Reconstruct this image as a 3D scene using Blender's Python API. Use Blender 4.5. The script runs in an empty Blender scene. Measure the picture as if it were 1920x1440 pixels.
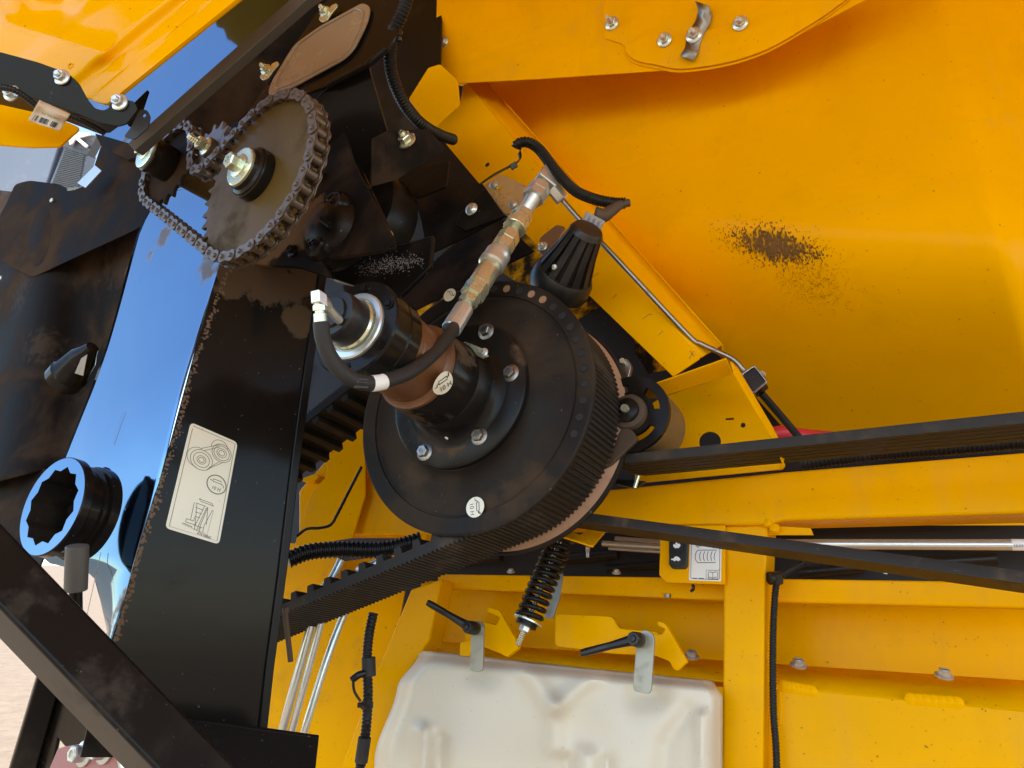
import bpy, math, random
from mathutils import Vector as V, Matrix
from mathutils.geometry import tessellate_polygon
random.seed(7)
sc = bpy.context.scene
rad = math.radians

# ---------------------------------------------------------------- camera, sky, sun, exposure
FPX, CX, CY = 1400.0, 960.0, 720.0            # focal length and centre of the 1920 x 1440 photograph
CAM_H = 1.45                                  # eye height above the yard
UPC = V((.03, .25, .968)).normalized()        # true up as the slightly upward-pitched camera sees it
YW = (V((0, 1, 0)) - UPC * UPC.y).normalized()
XW = YW.cross(UPC)
R3 = Matrix((XW, YW, UPC))                    # machine-survey frame (right, forward, up of the camera) -> world
def W(p): return R3 @ p + V((0, 0, CAM_H))
cd = bpy.data.cameras.new('camera'); cam = bpy.data.objects.new('camera', cd)
sc.collection.objects.link(cam); sc.camera = cam
cd.sensor_width = 36; cd.lens = FPX / 1920 * 36; cd.clip_start = .02; cd.clip_end = 3000
r_, u_, f_ = R3 @ V((1, 0, 0)), R3 @ V((0, 0, 1)), R3 @ V((0, 1, 0))
cam.matrix_world = Matrix(((r_.x, u_.x, -f_.x, 0), (r_.y, u_.y, -f_.y, 0), (r_.z, u_.z, -f_.z, CAM_H), (0, 0, 0, 1)))
SUN_EL, SUN_AZ = rad(55), rad(-162)           # azimuth from +Y clockwise (towards +X)
wd = bpy.data.worlds.new('World'); sc.world = wd; wd.use_nodes = True
wn = wd.node_tree; wn.nodes.clear()
so = wn.nodes.new('ShaderNodeOutputWorld'); sb = wn.nodes.new('ShaderNodeBackground'); st = wn.nodes.new('ShaderNodeTexSky')
st.sky_type = 'NISHITA'; st.sun_disc = False; st.sun_elevation = SUN_EL; st.sun_rotation = SUN_AZ
st.air_density = 1.0; st.dust_density = .1; st.ozone_density = 4.0
sb.inputs['Strength'].default_value = .135
wn.links.new(st.outputs[0], sb.inputs[0]); wn.links.new(sb.outputs[0], so.inputs[0])
sd = bpy.data.lights.new('sun', 'SUN'); sd.energy = 3.0; sd.angle = rad(.6); sd.color = (1, .93, .82)
sun = bpy.data.objects.new('sun', sd); sc.collection.objects.link(sun)
sdir = V((math.sin(SUN_AZ) * math.cos(SUN_EL), math.cos(SUN_AZ) * math.cos(SUN_EL), math.sin(SUN_EL)))
sun.rotation_euler = sdir.to_track_quat('Z', 'Y').to_euler(); sun.location = (-3, -5, 8)
vs = sc.view_settings; vs.view_transform = 'Standard'; vs.look = 'None'; vs.exposure = 2.03; vs.gamma = 1
vs.use_curve_mapping = False
vs.use_white_balance = True; vs.white_balance_temperature = 7600   # camera balanced for open shade
sc.cycles.max_bounces = 8; sc.cycles.diffuse_bounces = 4; sc.cycles.glossy_bounces = 4
sc.cycles.caustics_reflective = False; sc.cycles.caustics_refractive = False

# ---------------------------------------------------------------- survey geometry
A = V((.48, .80, -.36))                       # the machine's cross axis (pulley and sprocket shafts), pointing into the machine
E1 = (V((1, 0, 0)) - A * A.x).normalized()    # two directions in the machine's side plane
E2 = E1.cross(A)
def ray(px, py): return V(((px - CX) / FPX, 1, -(py - CY) / FPX))
def at(px, py, D): return ray(px, py) * D
def on(px, py, pl):
    r = ray(px, py); return r * (pl[1] / pl[0].dot(r))
def S(c): return (A, c)                       # side plane of the machine, c metres along the cross axis
def P3(*q):                                   # plane through three surveyed points
    p = [at(*x) for x in q]; n = (p[1] - p[0]).cross(p[2] - p[0]).normalized()
    if n.y < 0: n = -n
    return (n, n.dot(p[0]))
def FD(D): return (V((0, 1, 0)), D)
def to2(p): return (p.dot(E1), p.dot(E2))
def fr2(q, c): return A * c + E1 * q[0] + E2 * q[1]
def pix(p): return (CX + p.x / p.y * FPX, CY - p.z / p.y * FPX)

# ---------------------------------------------------------------- materials
MAT = {}
def nodemat(name):
    m = bpy.data.materials.new(name); m.use_nodes = True
    MAT[name] = m; m.node_tree.nodes['Principled BSDF'].inputs['Specular Tint'].default_value = (.35, .65, 1, 1) if name == 'black_blue_mirror' else (1, 1, 1, 1); return m, m.node_tree, m.node_tree.nodes['Principled BSDF']  # bluish specular tint puts extra sky blue into the mirror's reflections
def mixc(t, fac, a, b):
    n = t.nodes.new('ShaderNodeMix'); n.data_type = 'RGBA'
    if hasattr(fac, 'links') or hasattr(fac, 'is_linked'): t.links.new(fac, n.inputs[0])
    else: n.inputs[0].default_value = fac
    for k, v in ((6, a), (7, b)):
        if isinstance(v, tuple): n.inputs[k].default_value = (*v, 1)
        else: t.links.new(v, n.inputs[k])
    return n.outputs[2]
def noise(t, scale, detail=3, rough=.55, dist=0, stretch=None):
    tc = t.nodes.new('ShaderNodeTexCoord'); n = t.nodes.new('ShaderNodeTexNoise')
    n.inputs['Scale'].default_value = scale; n.inputs['Detail'].default_value = detail
    n.inputs['Roughness'].default_value = rough; n.inputs['Distortion'].default_value = dist
    if stretch:
        mp = t.nodes.new('ShaderNodeMapping'); mp.inputs['Scale'].default_value = stretch
        t.links.new(tc.outputs['Object'], mp.inputs[0]); t.links.new(mp.outputs[0], n.inputs['Vector'])
    else: t.links.new(tc.outputs['Object'], n.inputs['Vector'])
    return n.outputs[0]
def ramp(t, src, lo, hi, inv=False):
    n = t.nodes.new('ShaderNodeMapRange'); n.interpolation_type = 'SMOOTHSTEP'
    n.inputs[1].default_value = lo; n.inputs[2].default_value = hi
    if inv: n.inputs[3].default_value = 1; n.inputs[4].default_value = 0
    t.links.new(src, n.inputs[0]); return n.outputs[0]
def mathn(t, op, a, b):
    n = t.nodes.new('ShaderNodeMath'); n.operation = op
    for k, v in enumerate((a, b)):
        if isinstance(v, (int, float)): n.inputs[k].default_value = v
        else: t.links.new(v, n.inputs[k])
    return n.outputs[0]
def bump(t, b, src, strength, dist):
    n = t.nodes.new('ShaderNodeBump'); n.inputs['Strength'].default_value = strength; n.inputs['Distance'].default_value = dist
    t.links.new(src, n.inputs['Height']); t.links.new(n.outputs[0], b.inputs['Normal'])
def paint(name, col, rough=.3, dust=.25, dustcol=(.30, .19, .08), speck=.5, speckcol=(.05, .025, .01), ior=1.5, dscale=7, bumpd=.0004, metallic=0, sscale=120, dlo=.52, streak=0, dent=0):
    m, t, b = nodemat(name)
    n1 = noise(t, dscale, 5, .6, .4); n2 = noise(t, sscale, 2, .5); n3 = noise(t, 2.3, 3, .5)
    d = ramp(t, n1, dlo, dlo + .26)
    d = mathn(t, 'MULTIPLY', d, dust)
    base = mixc(t, ramp(t, n3, .3, .7), tuple(c * .93 for c in col), tuple(min(1, c * 1.05) for c in col))
    if streak:
        s1 = ramp(t, noise(t, 9, 4, .6, .6, (1, .25, .25)), .5, .72); s2 = ramp(t, noise(t, 5, 3, .6, .3, (.35, .35, 2.2)), .5, .8)
        base = mixc(t, mathn(t, 'MULTIPLY', mathn(t, 'ADD', s1, s2), streak), base, tuple(min(1, c * .82 + .03) for c in col))
    c1 = mixc(t, d, base, dustcol)
    sp = mathn(t, 'MULTIPLY', ramp(t, n2, .735, .76), speck)
    c2 = mixc(t, sp, c1, speckcol)
    t.links.new(c2, b.inputs['Base Color'])
    rr = mathn(t, 'ADD', mathn(t, 'MULTIPLY', d, .5), rough)
    rr = mathn(t, 'ADD', rr, mathn(t, 'MULTIPLY', sp, .4))
    t.links.new(rr, b.inputs['Roughness'])
    b.inputs['IOR'].default_value = ior; b.inputs['Metallic'].default_value = metallic
    bump(t, b, mathn(t, 'ADD', noise(t, 60, 2, .5), mathn(t, 'MULTIPLY', sp, .6)), .35, bumpd)
    if dent:
        bn = [n for n in t.nodes if n.bl_idname == 'ShaderNodeBump'][0]; b2 = t.nodes.new('ShaderNodeBump'); b2.inputs['Strength'].default_value = .6; b2.inputs['Distance'].default_value = dent
        t.links.new(noise(t, 3.2, 2, .4), b2.inputs['Height']); t.links.new(b2.outputs[0], bn.inputs['Normal'])
    return m
YEL = (.90, .405, .001)
paint('yellow', YEL, rough=.24, dust=.16, dustcol=(.42, .22, .03), speck=.55, ior=1.13, streak=.35, dent=.004)
paint('yellow_dusty', YEL, rough=.36, dust=.42, dustcol=(.36, .19, .05), speck=.8, sscale=90, ior=1.13)
paint('yellow_gloss', YEL, rough=.12, dust=.10, dustcol=(.42, .22, .03), speck=.75, sscale=75, ior=1.25)
paint('black_blue_mirror', (.006, .006, .008), rough=.06, dust=.22, dustcol=(.10, .07, .05), speck=.35, speckcol=(.03, .025, .02), ior=3.6, bumpd=.00012, sscale=95, dscale=4, dent=.016)
paint('black_gloss', (.011, .009, .0075), rough=.16, dust=.5, dustcol=(.042, .030, .020), speck=.25, speckcol=(.35, .32, .3), ior=1.24, bumpd=.0002, dent=.003)
paint('black_satin', (.009, .008, .007), ior=1.26, rough=.30, dust=.35, dustcol=(.085, .06, .042), speck=.3, speckcol=(.30, .27, .24), bumpd=.0003)
paint('black_dusty', (.011, .009, .008), ior=1.12, rough=.6, dust=.95, dlo=.42, dustcol=(.060, .037, .023), speck=.3, speckcol=(.02, .02, .02), dscale=5, bumpd=.0006)
paint('dark_cast', (.013, .010, .008), ior=1.25, rough=.5, dust=.75, dlo=.42, dustcol=(.048, .033, .022), speck=.5, speckcol=(.22, .17, .13), dscale=7, bumpd=.0008)
paint('dark_void', (.010, .009, .009), rough=.7, dust=.5, dustcol=(.05, .03, .02), speck=0)  # near-black colour standing for unlit depth in holes and recesses
paint('rubber', (.026, .024, .022), ior=1.35, rough=.55, dust=.4, dustcol=(.11, .09, .07), speck=.25, speckcol=(.3, .27, .24), bumpd=.0004)
paint('belt_rubber', (.022, .018, .015), ior=1.3, rough=.5, dust=.75, dustcol=(.12, .085, .055), speck=.15, speckcol=(.3, .25, .2), dscale=14, bumpd=.0004)
paint('conduit', (.012, .011, .010), ior=1.35, rough=.38, dust=.3, dustcol=(.09, .07, .05), speck=.2, speckcol=(.3, .27, .24))
paint('black_plastic', (.013, .012, .011), ior=1.4, rough=.34, dust=.3, dustcol=(.11, .085, .06), speck=.2, speckcol=(.35, .32, .3), bumpd=.0003)
paint('zinc', (.62, .64, .60), rough=.28, dust=.2, dustcol=(.28, .25, .2), speck=.2, metallic=.7, dscale=40)
paint('zinc_gold', (.66, .68, .50), rough=.24, dust=.18, dustcol=(.30, .27, .18), speck=.2, metallic=.75, dscale=40)
paint('steel_grey', (.30, .28, .26), rough=.36, dust=.5, dustcol=(.14, .10, .07), speck=.3, metallic=1, dscale=25)
paint('olive_zinc', (.34, .31, .24), rough=.42, dust=.5, dustcol=(.20, .16, .10), speck=.3, metallic=.5, dscale=30)
paint('chain_steel', (.12, .085, .06), rough=.36, dust=.7, dustcol=(.075, .045, .028), speck=.3, metallic=.35, dscale=60)
paint('rust', (.16, .065, .025), rough=.38, dust=.8, dustcol=(.045, .022, .012), speck=.4, speckcol=(.35, .17, .08), dscale=28, metallic=.25)
paint('rust_pale', (.34, .19, .11), rough=.6, dust=.6, dustcol=(.16, .085, .045), speck=.5, dscale=40)
paint('sprocket_oil', (.095, .056, .015), rough=.34, dust=.8, dustcol=(.028, .020, .013), speck=.4, speckcol=(.2, .16, .12), dscale=9, ior=1.18)
paint('tan_rim', (.16, .10, .05), rough=.4, dust=.7, dustcol=(.05, .035, .02), speck=.3, dscale=14)
paint('grey_bar', (.10, .088, .072), rough=.5, dust=.6, dustcol=(.16, .12, .08), speck=.5, dscale=30)
paint('window_tan', (.30, .21, .13), rough=.20, dust=.6, dustcol=(.38, .27, .15), speck=.3, dscale=12)
paint('sticker', (.80, .74, .58), rough=.35, dust=.1, dustcol=(.5, .42, .3), speck=.25)
paint('sticker_white', (.85, .84, .80), rough=.3, dust=.05, speck=.1)
paint('ink', (.02, .02, .02), rough=.45, dust=0, speck=0)
paint('ink_soft', (.10, .085, .06), rough=.45, dust=0, speck=0)
paint('white_print', (.85, .85, .85), rough=.4, dust=0, speck=0)
paint('grey_plastic', (.32, .32, .33), rough=.4, dust=.3, speck=.2)
paint('red_hose', (.55, .02, .03), rough=.45, dust=.1, speck=0)
paint('primer_red', (.36, .13, .11), rough=.45, dust=.4, dustcol=(.3, .2, .16), speck=.4)
paint('brown_mud', (.07, .042, .024), rough=.6, dust=.4, dustcol=(.12, .075, .04), speck=0)
paint('yellow_mud_shade', YEL, rough=.6, dust=1.0, dlo=.34, dustcol=(.022, .015, .010), speck=.8, ior=1.2, dscale=12)  # dark cover stands for mud and for the deep shade behind the pulley
paint('splash_dirt', (.17, .075, .010), rough=.6, dust=.6, dustcol=(.06, .028, .008), speck=0)
paint('pale_dust', (.30, .29, .30), rough=.8, dust=0, speck=0)
paint('brown_dust', (.15, .09, .05), rough=.8, dust=.5, dustcol=(.21, .135, .08), speck=0)
paint('kraft_tag', (.58, .46, .32), rough=.5, dust=.4, dustcol=(.4, .28, .16), speck=.2, dscale=25)
paint('grey_blue', (.10, .13, .19), rough=.35, dust=.2, dustcol=(.3, .3, .32), speck=.1)
paint('slate', (.05, .055, .07), rough=.4, dust=.2, speck=.1)
paint('green_paint', (.03, .22, .15), rough=.5, dust=0, speck=0)
# translucent white blow-moulded plastic
m, t, b = nodemat('tank_white')
c = mixc(t, ramp(t, noise(t, 6, 4), .45, .75), (.70, .62, .475), (.68, .595, .45))
c = mixc(t, mathn(t, 'MULTIPLY', ramp(t, noise(t, 170, 2), .73, .76), .7), c, (.20, .15, .10))
t.links.new(c, b.inputs['Base Color']); b.inputs['Roughness'].default_value = .38
b.inputs['Subsurface Weight'].default_value = .1; b.inputs['Subsurface Radius'].default_value = (.02, .018, .014); b.inputs['Subsurface Scale'].default_value = .5
bump(t, b, noise(t, 120, 3), .25, .0006)
# concrete yard
m, t, b = nodemat('concrete')
c = mixc(t, ramp(t, noise(t, 5, 8, .7), .3, .75), (.245, .20, .16), (.185, .148, .115))
c = mixc(t, mathn(t, 'MULTIPLY', ramp(t, noise(t, 12, 5), .58, .68), .6), c, (.15, .12, .095))
t.links.new(c, b.inputs['Base Color']); b.inputs['Roughness'].default_value = .9; b.inputs['IOR'].default_value = 1.2
bump(t, b, noise(t, 40, 4), .5, .004)

# ---------------------------------------------------------------- mesh helpers
def smooth_path(pts, n=6, closed=False):
    out = []; N = len(pts)
    for i in range(N if closed else N - 1):
        g = (lambda k: pts[k % N]) if closed else (lambda k: pts[max(0, min(N - 1, k))])
        p0, p1, p2, p3 = V(g(i - 1)), V(g(i)), V(g(i + 1)), V(g(i + 2))
        for j in range(n):
            s = j / n
            out.append(.5 * ((2 * p1) + (p2 - p0) * s + (2 * p0 - 5 * p1 + 4 * p2 - p3) * s * s + (3 * p1 - p0 - 3 * p2 + p3) * s ** 3))
    if not closed: out.append(V(pts[-1]))
    return out
def rounded(pts, r, n=4):
    """polygon in pixels with its corners rounded"""
    out = []; N = len(pts)
    for i in range(N):
        p, a, c = V(pts[i][:2]), V(pts[i - 1][:2]), V(pts[(i + 1) % N][:2])
        rr = pts[i][2] if len(pts[i]) > 2 else r
        da, dc = (a - p), (c - p)
        k = min(rr, da.length * .48, dc.length * .48)
        if k < .5: out.append(tuple(p)); continue
        s, e = p + da.normalized() * k, p + dc.normalized() * k
        for j in range(n + 1):
            u = j / n; out.append(tuple((1 - u) ** 2 * s + 2 * u * (1 - u) * p + u * u * e))
    return out
def frame(n):
    n = n.normalized(); h = V((0, 0, 1)) if abs(n.z) < .9 else V((1, 0, 0))
    x = h.cross(n).normalized(); return x, n.cross(x), n
class MB:
    def __init__(s): s.v = []; s.f = []
    def add(s, vs, fs):
        o = len(s.v); s.v += [V(x) for x in vs]; s.f += [tuple(o + i for i in f) for f in fs]; return s
    def plate(s, pts, pl, th=.003, holes=(), dirn=None, front=0):
        """pixel outline laid on a plane and given thickness away from the viewer"""
        n = pl[0]; dv = (dirn or n).normalized()
        loops = [[on(p[0], p[1], pl) - dv * front for p in L] for L in [pts] + list(holes)]
        flat = [p for L in loops for p in L]; N = len(flat); vs = flat + [p + dv * th for p in flat]; fs = []
        if holes:
            for tr in tessellate_polygon(loops):
                a, b_, c_ = tr
                nn = (flat[b_] - flat[a]).cross(flat[c_] - flat[a])
                if nn.dot(n) > 0: a, c_ = c_, a
                fs += [(a, b_, c_), (c_ + N, b_ + N, a + N)]
        else:
            idx = list(range(N)); ar = V((0, 0, 0))
            for i in range(N): ar += (flat[i] - flat[0]).cross(flat[(i + 1) % N] - flat[0])
            if ar.dot(n) > 0: idx.reverse()
            fs += [tuple(idx), tuple(i + N for i in reversed(idx))]
        o = 0
        for L in loops:
            k = len(L)
            for i in range(k):
                a, b_ = o + i, o + (i + 1) % k; fs.append((a, b_, b_ + N, a + N))
            o += k
        return s.add(vs, fs)
    def lathe(s, prof, org, ax, seg=48, a0=0, a1=2 * math.pi, closed=False):
        x, y, z = frame(ax); full = abs(a1 - a0 - 2 * math.pi) < 1e-6; k = seg if full else seg + 1; vs = []
        for (r, t) in prof:
            for j in range(k):
                an = a0 + (a1 - a0) * j / seg
                vs.append(org + z * t + x * (r * math.cos(an)) + y * (r * math.sin(an)))
        fs = []; m = len(prof)
        for i in range(m if closed else m - 1):
            i2 = (i + 1) % m
            for j in range(seg):
                j2 = (j + 1) % k; fs.append((i * k + j, i * k + j2, i2 * k + j2, i2 * k + j))
        if full and not closed:
            if prof[0][0] > 1e-5: fs.append(tuple(range(k))[::-1])
            if prof[-1][0] > 1e-5: fs.append(tuple((m - 1) * k + j for j in range(k)))
        return s.add(vs, fs)
    def cyl(s, p, q, r, r2=None, seg=24, bev=.0):
        L = (q - p).length; r2 = r if r2 is None else r2
        pr = [(r, 0), (r2, L)] if not bev else [(r - bev, 0), (r, bev), (r2, L - bev), (r2 - bev, L)]
        return s.lathe(pr, p, q - p, seg)
    def hexp(s, p, ax, R, h, ch=.12, rot=0):
        x, y, z = frame(ax); vs = []; fs = []
        for (k, t) in ((1, 0), (1, h * (1 - ch)), (.86, h)):
            for j in range(6):
                an = math.pi / 3 * j + rot; vs.append(p + z * t + (x * math.cos(an) + y * math.sin(an)) * R * k)
        for i in range(2):
            for j in range(6): fs.append((i * 6 + j, i * 6 + (j + 1) % 6, i * 6 + 6 + (j + 1) % 6, i * 6 + 6 + j))
        fs += [tuple(range(6))[::-1], tuple(range(12, 18))]
        return s.add(vs, fs)
    def box(s, c, x, y, z, hx, hy, hz):
        vs = [c + x * (hx * i) + y * (hy * j) + z * (hz * k) for i in (-1, 1) for j in (-1, 1) for k in (-1, 1)]
        return s.add(vs, [(0, 1, 3, 2), (4, 6, 7, 5), (0, 4, 5, 1), (2, 3, 7, 6), (0, 2, 6, 4), (1, 5, 7, 3)])
    def tube(s, pts, r, seg=14, corr=0, depth=.14, sm=8, closed=False, cap=True, step=None):
        """round hose or pipe through points; corr = pitch of its corrugation"""
        P = smooth_path(pts, sm, closed) if sm > 1 else [V(p) for p in pts]
        if corr or step:
            d = [0]
            for i in range(1, len(P)): d.append(d[-1] + (P[i] - P[i - 1]).length)
            n = max(2, int(d[-1] / (corr / 4 if corr else step))); Q = []; k = 0
            for i in range(n + 1):
                x = d[-1] * i / n
                while k < len(P) - 2 and d[k + 1] < x: k += 1
                u = (x - d[k]) / max(1e-9, d[k + 1] - d[k]); Q.append(P[k].lerp(P[k + 1], min(1, u)))
            P = Q
        vs = []; fs = []; up = None; N = len(P)
        for i, p in enumerate(P):
            tg = (P[min(i + 1, N - 1)] - P[max(i - 1, 0)]).normalized()
            if up is None: x, up, _ = frame(tg)
            x = up.cross(tg).normalized(); up = tg.cross(x)
            rr = r(i / (N - 1)) if callable(r) else r
            if corr: rr *= (1, 1, 1 - depth, 1 - depth)[i % 4]
            for j in range(seg):
                an = 2 * math.pi * j / seg; vs.append(p + (x * math.cos(an) + up * math.sin(an)) * rr)
        for i in range(N - 1):
            for j in range(seg): fs.append((i * seg + j, i * seg + (j + 1) % seg, i * seg + seg + (j + 1) % seg, i * seg + seg + j))
        if cap: fs += [tuple(range(seg))[::-1], tuple((N - 1) * seg + j for j in range(seg))]
        return s.add(vs, fs)
    def sweep(s, P, prof, side, closed=False, nrm=None):
        """belt: profile points (u along the pulley axis, v outwards) carried along a path in the side plane"""
        N = len(P); m = len(prof); vs = []; fs = []
        for i in range(N):
            a, b_ = (P[(i - 1) % N], P[(i + 1) % N]) if closed else (P[max(0, i - 1)], P[min(N - 1, i + 1)])
            tg = (b_ - a).normalized(); nv = tg.cross(side).normalized()
            if nrm and nrm < 0: nv = -nv
            for (u, v) in prof:
                vv = v(i) if callable(v) else v; vs.append(P[i] + side * u + nv * vv)
        for i in range(N if closed else N - 1):
            i2 = (i + 1) % N
            for j in range(m): fs.append((i * m + j, i * m + (j + 1) % m, i2 * m + (j + 1) % m, i2 * m + j))
        if not closed: fs += [tuple(range(m))[::-1], tuple((N - 1) * m + j for j in range(m))]
        return s.add(vs, fs)
    def patch(s, nu, nv, fn):
        vs = [fn(i / nu, j / nv) for j in range(nv + 1) for i in range(nu + 1)]
        fs = [(j * (nu + 1) + i, j * (nu + 1) + i + 1, (j + 1) * (nu + 1) + i + 1, (j + 1) * (nu + 1) + i) for j in range(nv) for i in range(nu)]
        return s.add(vs, fs)
    def ribbon(s, pts, w, off=.0004):
        """flat printed stroke; pts are points, w the width; each stroke is a strip facing normal of last call"""
        n = s.nrm; P = [V(p) for p in pts]; vs = []; fs = []
        for i, p in enumerate(P):
            tg = (P[min(i + 1, len(P) - 1)] - P[max(0, i - 1)]).normalized(); sd_ = tg.cross(n).normalized()
            vs += [p - n * off + sd_ * w / 2, p - n * off - sd_ * w / 2]
        for i in range(len(P) - 1): fs.append((2 * i, 2 * i + 1, 2 * i + 3, 2 * i + 2))
        return s.add(vs, fs)
    def obj(s, name, mat, parent=None, label=None, cat=None, group=None, kind=None, bev=0, angle=38, solid=0, sub=0, flat=False):
        pts = [W(p) for p in s.v]
        lo = V([min(p[k] for p in pts) for k in range(3)]); hi = V([max(p[k] for p in pts) for k in range(3)])
        c = (lo + hi) / 2; me = bpy.data.meshes.new(name)
        me.from_pydata([p - c for p in pts], [], s.f); me.validate()
        import bmesh as _b
        bm = _b.new(); bm.from_mesh(me)
        if solid:                                 # open sheet: its face side looks out of the machine, thickness goes behind it
            e_ = V((0, 0, CAM_H)); k_ = sum(f.calc_area() * f.normal.dot(e_ - (f.calc_center_median() + c)) for f in bm.faces)
            if k_ < 0: _b.ops.reverse_faces(bm, faces=bm.faces)
        else: _b.ops.recalc_face_normals(bm, faces=bm.faces)
        bm.to_mesh(me); bm.free()
        if not flat:
            for p in me.polygons: p.use_smooth = True
            me.set_sharp_from_angle(angle=rad(angle))
        me.materials.append(MAT[mat]); o = bpy.data.objects.new(name, me); sc.collection.objects.link(o)
        if parent: o.parent = parent
        o.location = c - (wloc(parent) if parent else V((0, 0, 0)))
        if solid:
            md = o.modifiers.new('thickness', 'SOLIDIFY'); md.thickness = solid; md.offset = -1
        if bev:
            md = o.modifiers.new('bevel', 'BEVEL'); md.width = bev; md.segments = 2; md.limit_method = 'ANGLE'; md.angle_limit = rad(40); md.harden_normals = True
        if label: o['label'] = label
        if cat: o['category'] = cat
        if group: o['group'] = group
        if kind: o['kind'] = kind
        return o
def wloc(o):
    p = V(o.location)
    while o.parent: o = o.parent; p += V(o.location)
    return p
def thing(name, label, cat, base, group=None):
    o = bpy.data.objects.new(name, None); o.empty_display_size = .05; sc.collection.objects.link(o)
    o.location = W(base); o['label'] = label; o['category'] = cat
    if group: o['group'] = group
    return o
def bolt(parent, p, out, R=.011, mat='zinc', stud=0, flange=True, name='bolt', rot=None, h=.6):
    """hexagon flange bolt standing on p; stud = length of thread past the nut"""
    m = MB(); z = out.normalized(); t = 0
    if flange:
        m.lathe([(R * 1.45, -.001), (R * 1.45, R * .16), (R * 1.0, R * .36), (0, R * .36)], p, z, 22); t = R * .25
    m.hexp(p + z * t, z, R, R * h * 1.35, rot=random.random() if rot is None else rot)
    top = p + z * (t + R * h * 1.35)
    if stud:
        pr = [(R * .52, -.002)]; n = int(stud / (R * .16))
        for i in range(n): pr.append((R * (.56 if i % 2 else .47), stud * i / n))
        pr += [(R * .40, stud), (0, stud)]
        m.lathe(pr, top, z, 16)
    else: m.lathe([(R * .6, -.0002), (R * .6, R * .06), (R * .45, R * .06), (R * .45, .0), (0, .0)], top, z, 14)
    return m.obj(name, mat, parent, angle=30)
def nut_disc(parent, p, out, R, mat, name='cap_screw'):
    m = MB(); m.lathe([(R, -.001), (R, R * .35), (R * .8, R * .6), (0, R * .66)], p, out, 20)
    return m.obj(name, mat, parent)
def text(parent, s, org, ux, uy, size, mat, name='lettering', th=0, align='LEFT'):
    cu = bpy.data.curves.new(name, 'FONT'); cu.body = s; cu.size = size; cu.align_x = align; cu.extrude = th
    to = bpy.data.objects.new('tmp', cu); sc.collection.objects.link(to)
    dg = bpy.context.evaluated_depsgraph_get(); me = to.evaluated_get(dg).to_mesh()
    nz = ux.cross(uy).normalized(); m = MB()
    m.add([org + ux * v.co.x + uy * v.co.y + nz * v.co.z for v in me.vertices], [tuple(p.vertices) for p in me.polygons])
    to.to_mesh_clear() if hasattr(to, 'to_mesh_clear') else None
    bpy.data.objects.remove(to); bpy.data.curves.remove(cu)
    return m.obj(name, mat, parent, flat=True)
def belt_path(circs, step=.006):
    """closed path round circles ((x, y), radius, +1 counter-clockwise / -1 clockwise)"""
    n = len(circs); seg = []
    for i in range(n):
        (ci, Ri, si), (cj, Rj, sj) = circs[i], circs[(i + 1) % n]
        ci, cj = V(ci), V(cj); d = cj - ci; L = d.length; dh = d / L
        k = (si * Ri - sj * Rj) / L; pr = V((dh.y, -dh.x)); rn = dh * k + pr * math.sqrt(max(0, 1 - k * k))
        seg.append((ci + rn * si * Ri, cj + rn * sj * Rj))
    out = []
    for i in range(n):
        c, R, s = circs[i]; c = V(c); p = seg[i - 1][1]; q = seg[i][0]
        a0 = math.atan2(p.y - c.y, p.x - c.x); a1 = math.atan2(q.y - c.y, q.x - c.x)
        if s > 0:
            while a1 < a0: a1 += 2 * math.pi
        else:
            while a1 > a0: a1 -= 2 * math.pi
        m = max(2, int(abs(a1 - a0) * R / step))
        for j in range(m): an = a0 + (a1 - a0) * j / m; out.append(V((c.x + R * math.cos(an), c.y + R * math.sin(an))))
        L = (seg[i][1] - q).length; m = max(1, int(L / step))
        for j in range(m): out.append(q.lerp(seg[i][1], j / m))
    return out
def resample(P, n, closed=True):
    Q = P + [P[0]] if closed else P; d = [0]
    for i in range(1, len(Q)): d.append(d[-1] + (Q[i] - Q[i - 1]).length)
    out = []; k = 0; tot = d[-1]
    for i in range(n):
        x = tot * i / (n if closed else n - 1)
        while k < len(Q) - 2 and d[k + 1] < x: k += 1
        out.append(Q[k].lerp(Q[k + 1], min(1, (x - d[k]) / max(1e-9, d[k + 1] - d[k]))))
    return out, tot
OUT = -A                                       # towards the viewer, out of the machine's side
def segd(x, y, x0, y0, x1, y1):
    dx, dy = x1 - x0, y1 - y0; L = dx * dx + dy * dy
    u = 0 if L == 0 else max(0, min(1, ((x - x0) * dx + (y - y0) * dy) / L))
    return math.hypot(x - x0 - u * dx, y - y0 - u * dy)
def sst(a, b, x):
    u = max(0, min(1, (x - a) / (b - a))); return u * u * (3 - 2 * u)

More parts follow.
